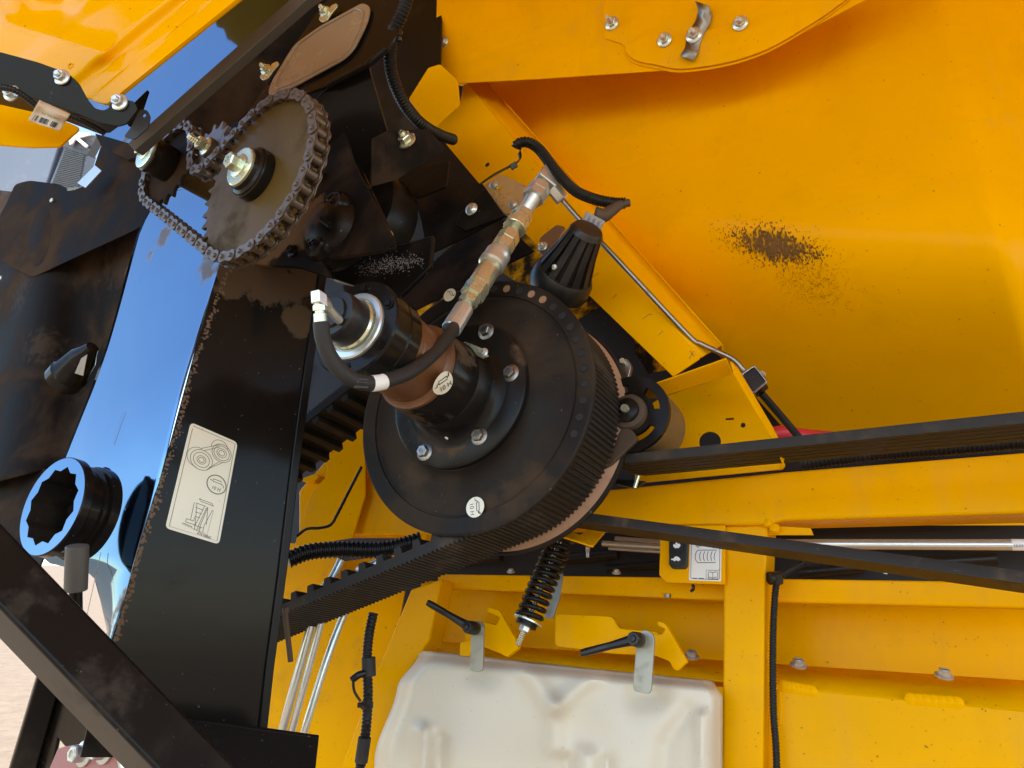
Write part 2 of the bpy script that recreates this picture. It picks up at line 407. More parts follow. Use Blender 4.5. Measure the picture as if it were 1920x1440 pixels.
def dirt(o, spots, col=(.15, .09, .05), rough=.8, amt=.95, nscale=22, lo=.75):
    """patches of caked dust and of painted-in dark reflection with ragged edges at surveyed places on one object; spots = (point, radius)"""
    m = o.data.materials[0].copy(); o.data.materials[0] = m; t = m.node_tree; b = t.nodes['Principled BSDF']
    ge = t.nodes.new('ShaderNodeNewGeometry'); n = t.nodes.new('ShaderNodeTexNoise'); n.inputs['Scale'].default_value = nscale; n.inputs['Detail'].default_value = 6; n.inputs['Roughness'].default_value = .62
    t.links.new(ge.outputs['Position'], n.inputs['Vector']); tot = None
    for p, r in spots:
        d = t.nodes.new('ShaderNodeVectorMath'); d.operation = 'DISTANCE'; d.inputs[1].default_value = W(p); t.links.new(ge.outputs['Position'], d.inputs[0])
        s = mathn(t, 'ADD', mathn(t, 'DIVIDE', d.outputs['Value'], r), mathn(t, 'MULTIPLY', mathn(t, 'SUBTRACT', n.outputs[0], .5), 2.6))
        k = ramp(t, s, lo, 1.05, True); tot = k if tot is None else mathn(t, 'MAXIMUM', tot, k)
    tot = mathn(t, 'MULTIPLY', tot, amt)
    src = b.inputs['Base Color'].links[0].from_socket; t.links.new(mixc(t, tot, src, col), b.inputs['Base Color'])
    rs = b.inputs['Roughness'].links[0].from_socket; mx = t.nodes.new('ShaderNodeMix'); t.links.new(tot, mx.inputs[0]); t.links.new(rs, mx.inputs[2]); mx.inputs[3].default_value = rough; t.links.new(mx.outputs[0], b.inputs['Roughness'])
    mi = t.nodes.new('ShaderNodeMix'); t.links.new(tot, mi.inputs[0]); mi.inputs[2].default_value = b.inputs['IOR'].default_value; mi.inputs[3].default_value = 1.15; t.links.new(mi.outputs[0], b.inputs['IOR'])
    return o
# ================================================================ SETTING
g = MB()
g.v = []; N = 40
gm = bpy.data.meshes.new('ground')
gm.from_pydata([(-400, -400, 0), (400, -400, 0), (400, 400, 0), (-400, 400, 0)], [], [(0, 1, 2, 3)])
gm.materials.append(MAT['concrete']); go = bpy.data.objects.new('ground', gm); sc.collection.objects.link(go); go['kind'] = 'structure'

# ================================================================ MACHINE BODY (yellow frame and sheet metal)
# unseen block added for the harvester's bulk, blocking light from behind the bay
m = MB(); bxs = [V((x, y, z)) for x in (-.6, 4.2) for y in (3.1, 5.4) for z in (.7, 4.6)]
inv = R3.transposed(); m.add([inv @ (p - V((0, 0, CAM_H))) for p in bxs], [(0, 1, 3, 2), (4, 6, 7, 5), (0, 4, 5, 1), (2, 3, 7, 6), (0, 2, 6, 4), (1, 5, 7, 3)])
m.obj('hull_light_block', 'yellow', None, 'unseen yellow block added for the harvester hull, blocking light behind the drive bay', 'machine body', bev=.03)
# unseen shield panel added above the drive bay, sized to block the sun
m = MB(); pf = [(-2.0, 3.2), (1.45, 3.22), (3.08, 4.42)]; vs = []
for x in (-1.75, 3.6): vs += [V((x, y, z)) for y, z in pf] + [V((x, y - .02, z + .06)) for y, z in pf[::-1]]
m.add([inv @ (p - V((0, 0, CAM_H))) for p in vs], [(0, 1, 2, 3, 4, 5), (11, 10, 9, 8, 7, 6)] + [(i, (i + 1) % 6, 6 + (i + 1) % 6, 6 + i) for i in range(6)])
m.obj('sun_block_panel', 'yellow', None, 'unseen yellow shield panel added above the drive bay to block the sun', 'shield', bev=.01)
# near-black sheet, coloured to stand for the unlit depth of the drive bay
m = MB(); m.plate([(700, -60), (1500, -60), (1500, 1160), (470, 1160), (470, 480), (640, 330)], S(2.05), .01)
m.obj('dark_backing', 'dark_void', label='near-black backing sheet coloured for the unlit depth behind the big pulley', cat='backing sheet')

# upper right sheet: large shaded panel
def pan_l(py): return 812 if py < 158 else 898 + (py - 158) * .885
def panel_fn(u, v):
    py = -160 + 1100 * v; xl = pan_l(py); px = xl + (2120 - xl) * u
    return panel_px(px, py)
def panel_px(px, py):
    c = 1.53 + .045 * sst(-100, 700, py) + .0009 * max(0, px - 1768 - py * .235) - .010 * math.exp(-((px - 1300) / 260) ** 2 - ((py - 350) / 260) ** 2)
    c += .75 * sst(300, 1080, py - (px - 1400) * .1) ** 1.3 - .05 * sst(200, 500, py) - .012 * sst(-30, 30, (px - 1560) - py * .13) * (1 - sst(-100, 420, py))
    return on(px, py, S(c))
pan = thing('yellow_bulkhead', 'large plain yellow sheet with a brown dirt splash, above the rubber belts', 'panel', on(1500, 700, S(1.5)))
m = MB(); m.patch(60, 50, panel_fn); dirt(m.obj('sheet', 'yellow', pan, solid=.004), [(panel_px(1452, 460), .045), (panel_px(1415, 452), .03), (panel_px(1490, 470), .03)], (.40, .19, .012), .6, .8, 60, .2)
# splash of mud flecks on the sheet
m = MB(); rnd = random.Random(3)
def fleck(px, py, l, w, ang):
    p = panel_px(px, py); q = panel_px(px + 4, py); r = panel_px(px, py + 4)
    n = (q - p).cross(r - p).normalized(); n = n if n.y < 0 else -n
    x = (q - p).normalized(); y = n.cross(x); e1 = x * math.cos(ang) + y * math.sin(ang); e2 = n.cross(e1); k = 6; k0 = rnd.random() * 6
    vs = [p + n * .0026] + [p + n * .0008 + e1 * (l * math.cos(a) * (rnd.random() * .5 + .7)) + e2 * (w * math.sin(a) * (rnd.random() * .5 + .7)) for a in [2 * math.pi * j / k + k0 for j in range(k)]]
    m.add(vs, [(0, 1 + j, 1 + (j + 1) % k) for j in range(k)])
for i in range(950):
    u = rnd.gauss(0, 1); w_ = rnd.gauss(0, 1)
    px, py = 1452 + 60 * u, 460 + 18 * w_ + .19 * 60 * u
    if abs(u) > 2.2: continue
    sz = .0040 * max(.25, 1.15 - .42 * abs(u) - .25 * abs(w_)); fleck(px, py, sz * 1.5, sz * .55, 1.9 + rnd.gauss(0, .25))
for i in range(520):
    u = rnd.gauss(0, 1); w_ = rnd.gauss(0, 1); fleck(1520 + 38 * u, 530 + 22 * w_ + .25 * 38 * u, .0011, .0005, .4 + rnd.gauss(0, .3))
for i in range(70): fleck(rnd.uniform(1000, 1880), rnd.uniform(170, 740), .0009, .0006, rnd.random() * 3)
m.obj('mud_flecks', 'splash_dirt', pan, kind='stuff', flat=True)
# pale wiping smears left by a rag
m = MB()
# top plate with layered guard plates
TN = V((.45, .88, -.06)).normalized(); TP0 = on(1200, 100, S(1.36)); TOUT = -TN
def PT(c): return (TN, TN.dot(TP0) + c - 1.36)
tp = thing('guard_plate', 'bright yellow bolted plates with curved lower lip over the big sheet', 'guard', on(1200, 100, PT(1.36)))
m = MB(); m.plate([(822, -90), (814, 158), (1010, 148), (1260, 131), (1450, 90), (1640, -10), (1700, -90)], PT(1.36), .004, holes=()); m.obj('back_plate', 'yellow', tp, bev=.001)
lip = smooth_path([(1172, 90), (1174, 106), (1195, 121), (1230, 128), (1262, 135), (1300, 134), (1370, 122), (1440, 98), (1510, 58), (1570, 18), (1640, -40)], 4)
lp = [(p.x, p.y) for p in [V((x[0], x[1])) for x in lip]] if not hasattr(lip[0], 'x') else [(p.x, p.y) for p in lip]
m = MB(); m.plate([(1160, -90), (1130, 20), (1134, 72), (1166, 82)] + lp + [(1690, -90)], PT(1.356), .003); m.obj('middle_plate', 'yellow', tp, bev=.001)
m = MB(); m.plate([(1250, -90), (1250, -20), (1330, 50), (1400, 30), (1480, -20), (1500, -90)], PT(1.352), .003)
lp2 = [(x, y - 7) for x, y in lp]
m2 = MB(); m2.plate([(1174, 79), (1195, 72), (1204, 66), (1212, 61), (1220, 60), (1228, 62), (1245, 66), (1290, 67), (1365, 45), (1440, 5), (1500, -40), (1540, -90), (1650, -90)] + lp2[::-1], PT(1.349), .004)
m2.obj('curved_lip', 'yellow', tp, bev=.0012)
for (x, y, st_) in ((1147, 44, .022), (1246, 75, .010), (1388, 44, .012)):
    bolt(tp, on(x, y, PT(1.347 if x > 1200 else 1.354)), TOUT, .0125, 'zinc', stud=st_, name='flange_nut')
bolt(tp, on(832, 78, PT(1.358)), TOUT, .0105, 'zinc')
m = MB()                                        # bent spring-steel clip under the middle nut
cl = [(1318, 12, .012), (1322, 24, .001), (1318, 40, 0), (1308, 58, 0), (1300, 76, 0), (1297, 95, .003), (1290, 113, .012)]
pr_ = []
for (x, y, h) in cl:
    c0 = on(x, y, PT(1.346)) + TOUT * h; d = (on(x + 6, y + 2.2, PT(1.346)) - on(x, y, PT(1.346))).normalized()
    pr_.append((c0 - d * .0185, c0 + d * .0185))
vs = []
for a_, b_ in pr_: vs += [a_, b_]
m.add(vs, [(2 * i, 2 * i + 1, 2 * i + 3, 2 * i + 2) for i in range(len(pr_) - 1)]); m.obj('spring_clip', 'steel_grey', tp, solid=.0025)
bolt(tp, on(1301, 66, PT(1.344)), TOUT, .0135, 'zinc', stud=.014, name='flange_nut')

# diagonal channel carrying hydraulic and electrical fittings
ch = thing('diagonal_channel', 'yellow folded steel channel running diagonally beside the hydraulic coupling', 'steel channel', on(1260, 700, S(1.42)))
m = MB(); m.plate(rounded([(814, 272), (817, 234), (862, 196), (868, 160), (876, 156), (1312, 672), (1262, 706)], 3), S(1.38), .005)
m.obj('web', 'yellow', ch, bev=.0015)
m = MB(); m.lathe([(.0068, -.0004), (.0064, -.0006), (.0060, .0), (0, .0004)], on(914, 309, S(1.3798)), A, 16); m.obj('drilled_hole', 'dark_void', ch)
m = MB(); q = [(873, 154), (1312, 671)]; q2 = [(908, 150), (1352, 648)]
def chs(u, v):
    f = on(q[0][0] + (q[1][0] - q[0][0]) * v, q[0][1] + (q[1][1] - q[0][1]) * v, S(1.381)); b_ = on(q2[0][0] + (q2[1][0] - q2[0][0]) * v, q2[0][1] + (q2[1][1] - q2[0][1]) * v, S(1.432 + .04 * v))
    return f.lerp(b_, u)
m.patch(3, 6, chs); m.obj('inner_flange', 'yellow', ch, solid=.004)
def chb(u, v): return chs(1, v).lerp(on(898 + 460 * v, 158 + 520 * v, S(1.58 + .1 * v)), u)
m = MB(); m.patch(2, 6, chb); m.obj('return_wall', 'yellow', ch, solid=.004)
m = MB(); m.plate(rounded([(766, 186), (803, 127), (825, 120), (858, 150), (862, 196), (818, 236), (816, 252)], 4), P3((766, 186, 1.86), (803, 127, 1.86), (858, 190, 1.80)), .004)
m.obj('outer_flange', 'yellow', ch, bev=.001)
bolt(ch, on(853, 168, S(1.375)), (OUT + V((-.6, 0, 0))).normalized(), .008, 'zinc', stud=.01, name='flange_nut')

# bracket box under the channel (folded tray with holes)
bx = thing('tray_bracket', 'yellow folded tray with one large round hole beside the small black pulley', 'bracket', on(1330, 860, S(1.52)))
def circ(x, y, rx, ry, n=20): return [(x + rx * math.cos(2 * math.pi * k / n), y + ry * math.sin(2 * math.pi * k / n)) for k in range(n)]
m = MB(); m.plate([(1195, 772), (1240, 746), (1375, 698), (1450, 820), (1462, 880), (1190, 906)], S(1.56), .004, holes=[circ(1331, 828, 21, 19), circ(1393, 797, 5, 5, 10), [(1360, 784), (1376, 783), (1376, 787), (1360, 788)], circ(1258, 767, 3, 4, 8)])
m.obj('back_sheet', 'yellow', bx)
m = MB(); m.plate([(1212, 726), (1362, 673), (1374, 701), (1237, 746)], P3((1212, 726, 1.56), (1362, 673, 1.47), (1374, 701, 1.50)), .004); m.obj('top_flange', 'yellow', bx, bev=.0012)
m = MB(); m.plate([(1371, 677), (1378, 699), (1452, 826), (1470, 868), (1474, 850), (1449, 800), (1384, 690)], P3((1371, 677, 1.46), (1452, 826, 1.385), (1449, 800, 1.42)), .004); m.obj('side_flange', 'yellow', bx, bev=.0012)

# main horizontal tube with welded post
fr = thing('main_frame', 'yellow square tube frame, wide beam and post welded together, behind the belts', 'frame', on(1405, 1430, S(1.60)))
def prism(name, px_front, pl, depth, mat, parent, bev=.004, dirn=None):
    m = MB(); m.plate(px_front, pl, depth, dirn=dirn or A); return m.obj(name, mat, parent, bev=bev)
prism('beam', [(985, 935), (1100, 922), (1470, 884), (1990, 842), (1990, 960), (1470, 976), (1440, 984), (1130, 985), (985, 985)], S(1.58), .09, 'yellow', fr, .007)
prism('post', [(1357, 986), (1440, 984), (1434, 1100), (1431, 1460), (1353, 1460)], S(1.588), .09, 'yellow', fr, .006)
m = MB(); m.plate([(1440, 985), (1520, 990), (1525, 1003), (1440, 1003)], S(1.60), .006); m.obj('gusset', 'yellow', fr, bev=.001)
for (x, y, r_) in ((1440, 980, 8), (1462, 872, 7), (1452, 990, 5)):
    m = MB(); p = on(x, y, S(1.584)); m.lathe([(0, -.006), (.008, -.004), (.011, .001), (.009, .006)], p, A, 12); m.obj('weld_bead', 'yellow', fr)
# beam end seen left of the wheel and the post of the lower body
lb = thing('axle_bracket', 'yellow welded bracket with upright plate seen left of the big pulley', 'bracket', on(600, 1010, S(1.62)))
prism('beam_stub', [(560, 1000), (560, 920), (640, 830), (760, 900), (980, 960), (980, 1003), (610, 1003)], S(1.60), .05, 'yellow', lb, .006)
m = MB(); m.plate([(610, 895), (618, 850), (640, 800), (668, 785), (684, 800), (684, 930), (660, 1008), (560, 1024), (553, 1020), (585, 920)], S(1.575), .006); m.obj('upright_plate', 'yellow', lb, bev=.0015)
m = MB(); m.plate([(563, 898), (590, 888), (598, 892), (588, 905), (566, 902)], S(1.57), .03); m.obj('tab', 'yellow', lb, bev=.0015)
m = MB(); m.plate([(769, 1003), (800, 1001), (799, 1012), (790, 1010), (778, 1018), (775, 1028), (767, 1027)], S(1.50), .02); m.obj('hook_tab', 'yellow', lb, bev=.001)

# lower body: rails, recessed wall, ledge, lower sheet
lo = thing('chassis_side', 'yellow lower body with recessed wall, rail and bolted ledge under the main beam', 'machine body', on(1600, 1430, S(1.66)))
prism('rail', [(820, 1076), (1990, 1092), (1990, 1142), (1400, 1128), (820, 1103)], S(1.66), .03, 'yellow', lo, .005)
m = MB(); m.plate([(790, 1085), (1990, 1105), (1990, 1330), (780, 1250)], S(1.83), .004); m.obj('recessed_wall', 'yellow', lo)
def ledge_fn(u, v):
    x = 790 + 1200 * u; yb = 1203 + (x - 820) * .066; yf = 1222 + (x - 820) * .101
    return on(x, yb, S(1.827)).lerp(on(x, yf, S(1.632)), v)
m = MB(); m.patch(10, 2, ledge_fn); m.obj('ledge', 'yellow_dusty', lo, solid=.004)
m = MB(); m.plate([(1440, 1283), (1500, 1287), (1530, 1296), (1990, 1341), (1990, 1500), (1440, 1500)], S(1.63), .004); m.obj('lower_sheet', 'yellow', lo, bev=.001)
m = MB(); m.plate([(800, 1222), (1340, 1275), (1352, 1500), (700, 1500)], S(1.64), .004); m.obj('tank_tray', 'yellow', lo)
for (x, y) in ((1497, 1244), (1770, 1264), (1105, 1213), (1297, 1228)):
    p = on(x, y + 3, S(1.70)); bolt(lo, p, V((0.03, -.1, .99)), .0115, 'zinc')
for (x, y) in ((1156, 1070), (958, 1068)):
    p = on(x, y + 4, S(1.67)); bolt(lo, p, V((0.03, -.1, .99)), .007, 'zinc')
for (x0, y0, x1, y1) in ((1470, 1285, 1522, 1294), (1708, 1309, 1795, 1316)):
    m = MB()
    for k in range(7):
        u = k / 6; p = on(x0 + (x1 - x0) * u, y0 + (y1 - y0) * u + 2, S(1.629)); m.lathe([(0, -.0012), (.007, -.0009), (.011, .0012), (.010, .004)], p, A, 10)
    m.obj('weld_seam', 'yellow', lo)
m = MB(); p = on(1463, 1330, S(1.629))
for k in range(12): m.lathe([(0, -.004), (.005, -.003), (.007, .003)], on(1462, 1300 + k * 5, S(1.629)), A, 8)
m.obj('weld_seam', 'yellow', lo)
# left leaning post and sheet behind the pipes
lpst = thing('leaning_post', 'yellow square post leaning left of the white tank', 'post', on(690, 1430, S(1.6)))
prism('tube', [(770, 1105), (828, 1085), (806, 1200), (790, 1222), (748, 1290), (700, 1460), (632, 1460), (690, 1300)], S(1.60), .06, 'yellow', lpst, .005)
m = MB(); m.plate([(480, 1180), (600, 1175), (740, 1090), (760, 1100), (690, 1500), (480, 1500)], S(1.70), .004); m.obj('side_sheet', 'yellow_dusty', lpst)
m = MB(); m.plate([(480, 1010), (590, 1024), (640, 1050), (560, 1190), (480, 1190)], S(1.73), .004); m.obj('upper_sheet', 'yellow_dusty', lpst)
m = MB(); m.plate([(590, 1060), (740, 1040), (720, 1190), (560, 1200)], S(1.82), .004); m.obj('rear_sheet', 'yellow_dusty', lpst)

def flecks(parent, pl, x0, y0, x1, y1, n, seed, s0=.0005, s1=.0016, mat='splash_dirt', slope=0, name='dirt_flecks'):
    """specks of dried mud lying on a plane face"""
    rn = random.Random(seed); m = MB(); u, v, _ = frame(pl[0])
    for i in range(n):
        x = rn.uniform(x0, x1); y = rn.uniform(y0, y1) + slope * (x - x0); p = on(x, y, pl) - pl[0] * .0005; r = s0 + (s1 - s0) * rn.random() ** 3; a0 = rn.random() * 6; e = rn.uniform(.4, 1)
        m.add([p - pl[0] * .0005] + [p + u * (r * math.cos(a0 + k * 1.2566) * rn.uniform(.7, 1.2)) + v * (r * e * math.sin(a0 + k * 1.2566) * rn.uniform(.7, 1.2)) for k in range(5)], [(0, 1 + k, 1 + (k + 1) % 5) for k in range(5)])
    return m.obj(name, mat, parent, kind='stuff', flat=True)
flecks(tp, PT(1.359), 830, 10, 1120, 140, 45, 21); flecks(tp, PT(1.3485), 1180, 80, 1400, 118, 18, 22)
flecks(ch, S(1.379), 850, 245, 1010, 330, 30, 23, slope=.9); flecks(ch, S(1.379), 1080, 545, 1250, 600, 70, 24, slope=.75)
flecks(fr, S(1.579), 1150, 935, 1900, 965, 40, 25); flecks(fr, S(1.587), 1362, 1110, 1425, 1430, 45, 26)
flecks(lo, S(1.659), 840, 1084, 1340, 1096, 60, 27, slope=.02); flecks(lo, S(1.629), 1475, 1310, 1900, 1430, 70, 28); flecks(lo, S(1.829), 840, 1125, 1340, 1195, 90, 29, slope=.03); flecks(lo, S(1.829), 1480, 1150, 1900, 1225, 60, 30)
flecks(lpst, S(1.699), 540, 1210, 680, 1420, 90, 31); flecks(bx, S(1.559), 1240, 770, 1400, 850, 20, 32)
m = MB(); m.nrm = A
for L_ in ([(1205, 598), (1216, 590), (1222, 589)], [(1292, 672), (1298, 664), (1300, 658)], [(1298, 664), (1303, 668)], [(1298, 664), (1294, 658)], [(1148, 560), (1156, 552)], [(1235, 628), (1243, 620)], [(1110, 520), (1122, 512)]): m.ribbon([on(x, y, S(1.3795)) for x, y in L_], .0011, .0004)
m.obj('scuff_marks', 'ink_soft', ch, kind='stuff', flat=True)
# ================================================================ WHITE TANK
def tank_l(y): return 790 - 32 * sst(1218, 1275, y) - 50 * sst(1260, 1420, y) - 8
def tank_fn(u, v):
    L, Rr = [], []
    py0 = 1219 + 57 * u; py = py0 + (1500 - py0) * v
    xl = 786 - 40 * sst(1222, 1290, py) - 44 * sst(1275, 1430, py); xr = 1338 + 17 * sst(1275, 1310, py)
    px = xl + (xr - xl) * u
    e = .055 * ((1 - sst(0, .07, u)) ** 2 + (1 - sst(0, .045, 1 - u)) ** 2) + .055 * (1 - sst(0, .12, v)) ** 2
    g = lambda x0, y0, x1, y1, w: math.exp(-(segd(px, py, x0, y0, x1, y1) / w) ** 2)
    h = -.018 * g(1040, 1325, 1040, 1400, 20)
    h -= .020 * g(1034, 1322, 985, 1250, 20) + .018 * g(1048, 1322, 1125, 1255, 18)
    h += .017 * g(893, 1258, 910, 1262, 26) + .018 * g(1203, 1300, 1225, 1300, 30)
    h -= .026 * (g(792, 1372, 790, 1500, 17) + .9 * g(1100, 1420, 1100, 1500, 20) + .8 * g(1315, 1345, 1318, 1500, 15)) - .012 * (g(828, 1385, 826, 1500, 13) + g(1065, 1425, 1062, 1500, 12) + g(1140, 1425, 1140, 1500, 12))
    h += .012 * g(1250, 1400, 1240, 1500, 22) + .010 * g(1262, 1370, 1290, 1335, 18)
    h += .006 * g(960, 1420, 1000, 1500, 60) - .008 * g(900, 1300, 860, 1420, 50) - .006 * g(1150, 1340, 1180, 1450, 45)
    c = 1.50 + e + 1.05 * h + .0015 * math.sin(px * .021 + py * .03)
    return on(px, py, S(c))
tk = thing('plastic_tank', 'white moulded plastic tank with dimpled top held under two clamp levers', 'tank', on(1050, 1440, S(1.55)))
m = MB(); m.patch(110, 60, tank_fn); m.obj('shell', 'tank_white', tk, solid=.004)
rnd = random.Random(9); m = MB()
for (pts) in ([(1225, 1338), (1250, 1352), (1262, 1362), (1275, 1366), (1279, 1372)], [(1090, 1320), (1110, 1330), (1125, 1332)], [(938, 1300), (939, 1306)], [(1330, 1390), (1336, 1402)]):
    m.nrm = A; m.ribbon([tank_pt for tank_pt in [on(x, y, S(1.492)) for x, y in pts]], .0012)
m.v = []; m.f = []

# ================================================================ CLAMP LEVERS AND SHAPED HOLDERS
def clamp(lx, ly, hx, hy, tx0, ty0, tx1, ty1, wpx, lab, mat):
    """black ratchet lever on a flat metal tongue"""
    t = thing('clamp_lever', lab, 'lever', on(tx1, ty1, S(1.47)))
    D = S(1.455); p, q = on(tx0, ty0, D), on(tx1, ty1, D); ax = (q - p).normalized(); sx = ax.cross(A).normalized(); hw = wpx / FPX * p.y / 2
    m = MB(); vs = []
    for k in range(9):
        a_ = math.pi * k / 8; vs.append(p + sx * hw * math.cos(a_) - ax * hw * math.sin(a_))
    for k in range(7):
        a_ = math.pi * k / 6; vs.append(q - sx * (hw * (.55 * math.cos(a_) + .45 * (1 if k < 3 else -1 if k > 3 else 0))) + ax * hw * .5 * math.sin(a_))
    n = len(vs); vs += [v_ + A * .006 for v_ in vs]; m.add(vs, [tuple(range(n)), tuple(range(n, 2 * n))[::-1]] + [(i, (i + 1) % n, n + (i + 1) % n, n + i) for i in range(n)])
    m.obj('tongue', mat, t, bev=.0008)
    H = on(hx, hy, S(1.43)); Le = on(lx, ly, S(1.40)); d = (Le - H).normalized()
    m = MB(); m.lathe([(.0, -.02), (.011, -.019), (.0135, -.014), (.0145, .012), (.0125, .02), (0, .02)], H, A, 28); m.obj('hub', 'black_plastic', t)
    m = MB(); m.lathe([(0, -.0255), (.006, -.0245), (.0075, -.018)], H, A, 20); m.obj('hub_screw', 'black_plastic', t)
    m = MB(); x = d; y = A.cross(d).normalized(); z = x.cross(y); vs = []
    L = (Le - H).length; ring = [(.35, .35), (1, .6), (1, -.6), (.35, -1), (-.35, -1), (-1, -.6), (-1, .6), (-.35, 1)]
    ring = [(.45, 1), (1, .5), (1, -.5), (.45, -1), (-.45, -1), (-1, -.5), (-1, .5), (-.45, 1)]
    st_ = [(.006, .0105, .010), (.020, .0088, .0085), (.45 * L, .0070, .0065), (.9 * L, .0072, .0060), (L, .0062, .005)]
    for (s_, wy, wz) in st_: vs += [H - A * (.004 + .012 * s_ / L) + x * s_ + y * wy * a_ + z * wz * b_ for a_, b_ in ring]
    fs = [tuple(range(8)), tuple(range(32, 40))[::-1]] + [(i * 8 + j, i * 8 + (j + 1) % 8, i * 8 + 8 + (j + 1) % 8, i * 8 + 8 + j) for i in range(4) for j in range(8)]
    m.add(vs, fs); m.obj('handle', 'black_plastic', t, bev=.0012)
    m = MB(); m.lathe([(.012, 0), (.012, .006), (.006, .006)], H + A * .019, A, 20); m.obj('washer', 'zinc', t)
clamp(809, 1131, 884, 1177, 895, 1178, 893, 1252, 27, 'black clamp lever pointing up left, on the tongue beside the coil spring', 'olive_zinc')
clamp(1095, 1226, 1193, 1199, 1210, 1200, 1204, 1290, 35, 'black clamp lever pointing down left, on the wider tongue below the switch plate', 'olive_zinc')
def cradle(pts, c, lab):
    t = MB(); t.plate(pts, S(c), .03); return t.obj('tank_holder', 'yellow', None, lab, 'bracket', bev=.0015)
for (hk, rest, px_, lab) in (
    ([(908, 1168), (930, 1172), (938, 1158), (913, 1146), (915, 1138), (936, 1145), (966, 1198), (972, 1215), (950, 1232), (940, 1226), (905, 1212), (880, 1230), (862, 1230), (862, 1205), (905, 1195)], [(872, 1164), (912, 1166), (934, 1172), (938, 1210), (900, 1204), (872, 1216)], 920, 'small yellow hooked holder between the first clamp lever and the coil spring'),
    ([(1200, 1190), (1240, 1190), (1248, 1180), (1232, 1172), (1234, 1164), (1246, 1168), (1254, 1180), (1288, 1240), (1270, 1258), (1262, 1254), (1255, 1240), (1230, 1230), (1200, 1228)], [(1040, 1150), (1148, 1155), (1160, 1178), (1236, 1184), (1238, 1230), (1150, 1226), (1040, 1212)], 1245, 'yellow hooked holder standing right of the second clamp lever')):
    th_o = thing('tank_holder', lab, 'bracket', on(px_, 1232, S(1.54)), 'tank holders')
    m = MB(); m.plate(rounded(hk, 3), S(1.52 if px_ < 1000 else 1.53), .014); m.obj('hook', 'yellow', th_o, bev=.0012)
    m = MB(); m.plate(rounded(rest, 8), S(1.56), .02); m.obj('rest', 'yellow', th_o, bev=.003)
# ================================================================ SPRING TENSIONER
sp = thing('spring_tensioner', 'black coil compression spring on a threaded rod below the big pulley', 'spring', at(975, 1210, 1.40))
p0, p1 = at(1052, 1010, 1.60), at(990, 1163, 1.53); ax = (p1 - p0).normalized(); x_, y_, z_ = frame(ax); L = (p1 - p0).length
pts = []; turns = 11.5
for k in range(int(turns * 20) + 1):
    a_ = 2 * math.pi * k / 20; f = k / (turns * 20); f = f * .96 + .02 + .012 * math.sin(2 * math.pi * f)
    pts.append(p0 + z_ * L * f + (x_ * math.cos(a_) + y_ * math.sin(a_)) * .0245)
m = MB(); m.tube(pts, .0056, 10, sm=1); m.obj('coil', 'black_gloss', sp)
m = MB(); m.lathe([(.012, -.004), (.03, -.003), (.031, .010), (.020, .013)], p0 - z_ * .012, z_, 28); m.obj('upper_cup', 'black_plastic', sp)
m = MB(); m.lathe([(.022, 0), (.0315, .001), (.0315, .004), (.024, .0045)], p1 - z_ * .001, z_, 28); m.obj('washer', 'zinc_gold', sp)
m = MB(); m.lathe([(.0225, 0), (.0225, .008), (.015, .009)], p1 + z_ * .0045, z_, 28); m.obj('lower_cup', 'black_satin', sp)
m = MB(); m.hexp(p1 + z_ * .012, z_, .0115, .012); m.obj('nut', 'zinc', sp)
pr = [(.0055, -.34)]
for k in range(40): pr.append((.0058 if k % 2 else .0050, -.02 + .075 * k / 40))
m = MB(); m.lathe(pr, p1, z_, 14); m.obj('rod', 'zinc_gold', sp)
m = MB(); m.plate(rounded([(1042, 1080), (1056, 1075), (1050, 1120), (1036, 1160), (1020, 1158)], 3), S(1.56), .003); m.obj('stop_plate', 'steel_grey', sp, bev=.0006)
m = MB(); m.plate(rounded([(1012, 984), (1050, 990), (1088, 1003), (1132, 972), (1140, 990), (1112, 1024), (1082, 1014), (1050, 1004), (1020, 992)], 2), P3((1012, 984, 1.56), (1140, 985, 1.60), (1082, 1014, 1.52)), .004)
m.obj('spring_seat', 'yellow', sp, bev=.001)

# ================================================================ BIG VARIATOR PULLEY
CW = at(880, 752, 1.45)
wh = thing('variator_pulley', 'large black dished pulley with bolted hub and round grease stickers', 'pulley', CW - E2 * .26)
RW = .262
m = MB(); m.lathe([(.148, -.030), (.150, -.022), (.158, -.012), (.170, -.006), (.200, .004), (.222, .006), (.2275, .004), (.229, 0), (.258, 0), (RW, .002), (RW, .009), (.258, .012), (.236, .020), (.2, .05), (.12, .06)], CW, A, 160)
fs_ = m.obj('front_sheave', 'dark_cast', wh, angle=25)
m = MB(); m.lathe([(.12, .134), (.2, .142), (.232, .148), (.2345, .1495), (.2590, .1740)], CW, A, 160); m.obj('worn_cone', 'rust_pale', wh)
m = MB(); m.lathe([(.2590, .1743), (RW + .0015, .1755), (RW + .003, .178), (RW + .003, .184), (.25, .187), (.2, .20), (.1, .205)], CW, A, 160); m.obj('rear_sheave', 'dark_cast', wh, angle=25)
m = MB(); m.lathe([(.085, -.045), (.1415, -.044), (.146, -.041), (.147, -.026), (.12, -.02)], CW, A, 96); hf = m.obj('hub_flange', 'black_satin', wh)
m = MB(); m.lathe([(.1095, -.0455), (.098, -.048), (.0905, -.055), (.0870, -.066), (.0862, -.098), (.0835, -.102)], CW, A, 96); m.obj('hub_collar', 'black_satin', wh)
m = MB(); m.lathe([(.0840, -.098), (.0822, -.106), (.0822, -.168), (.0805, -.173), (.07, -.174)], CW, A, 96); hsl = m.obj('hub_sleeve', 'black_gloss', wh)
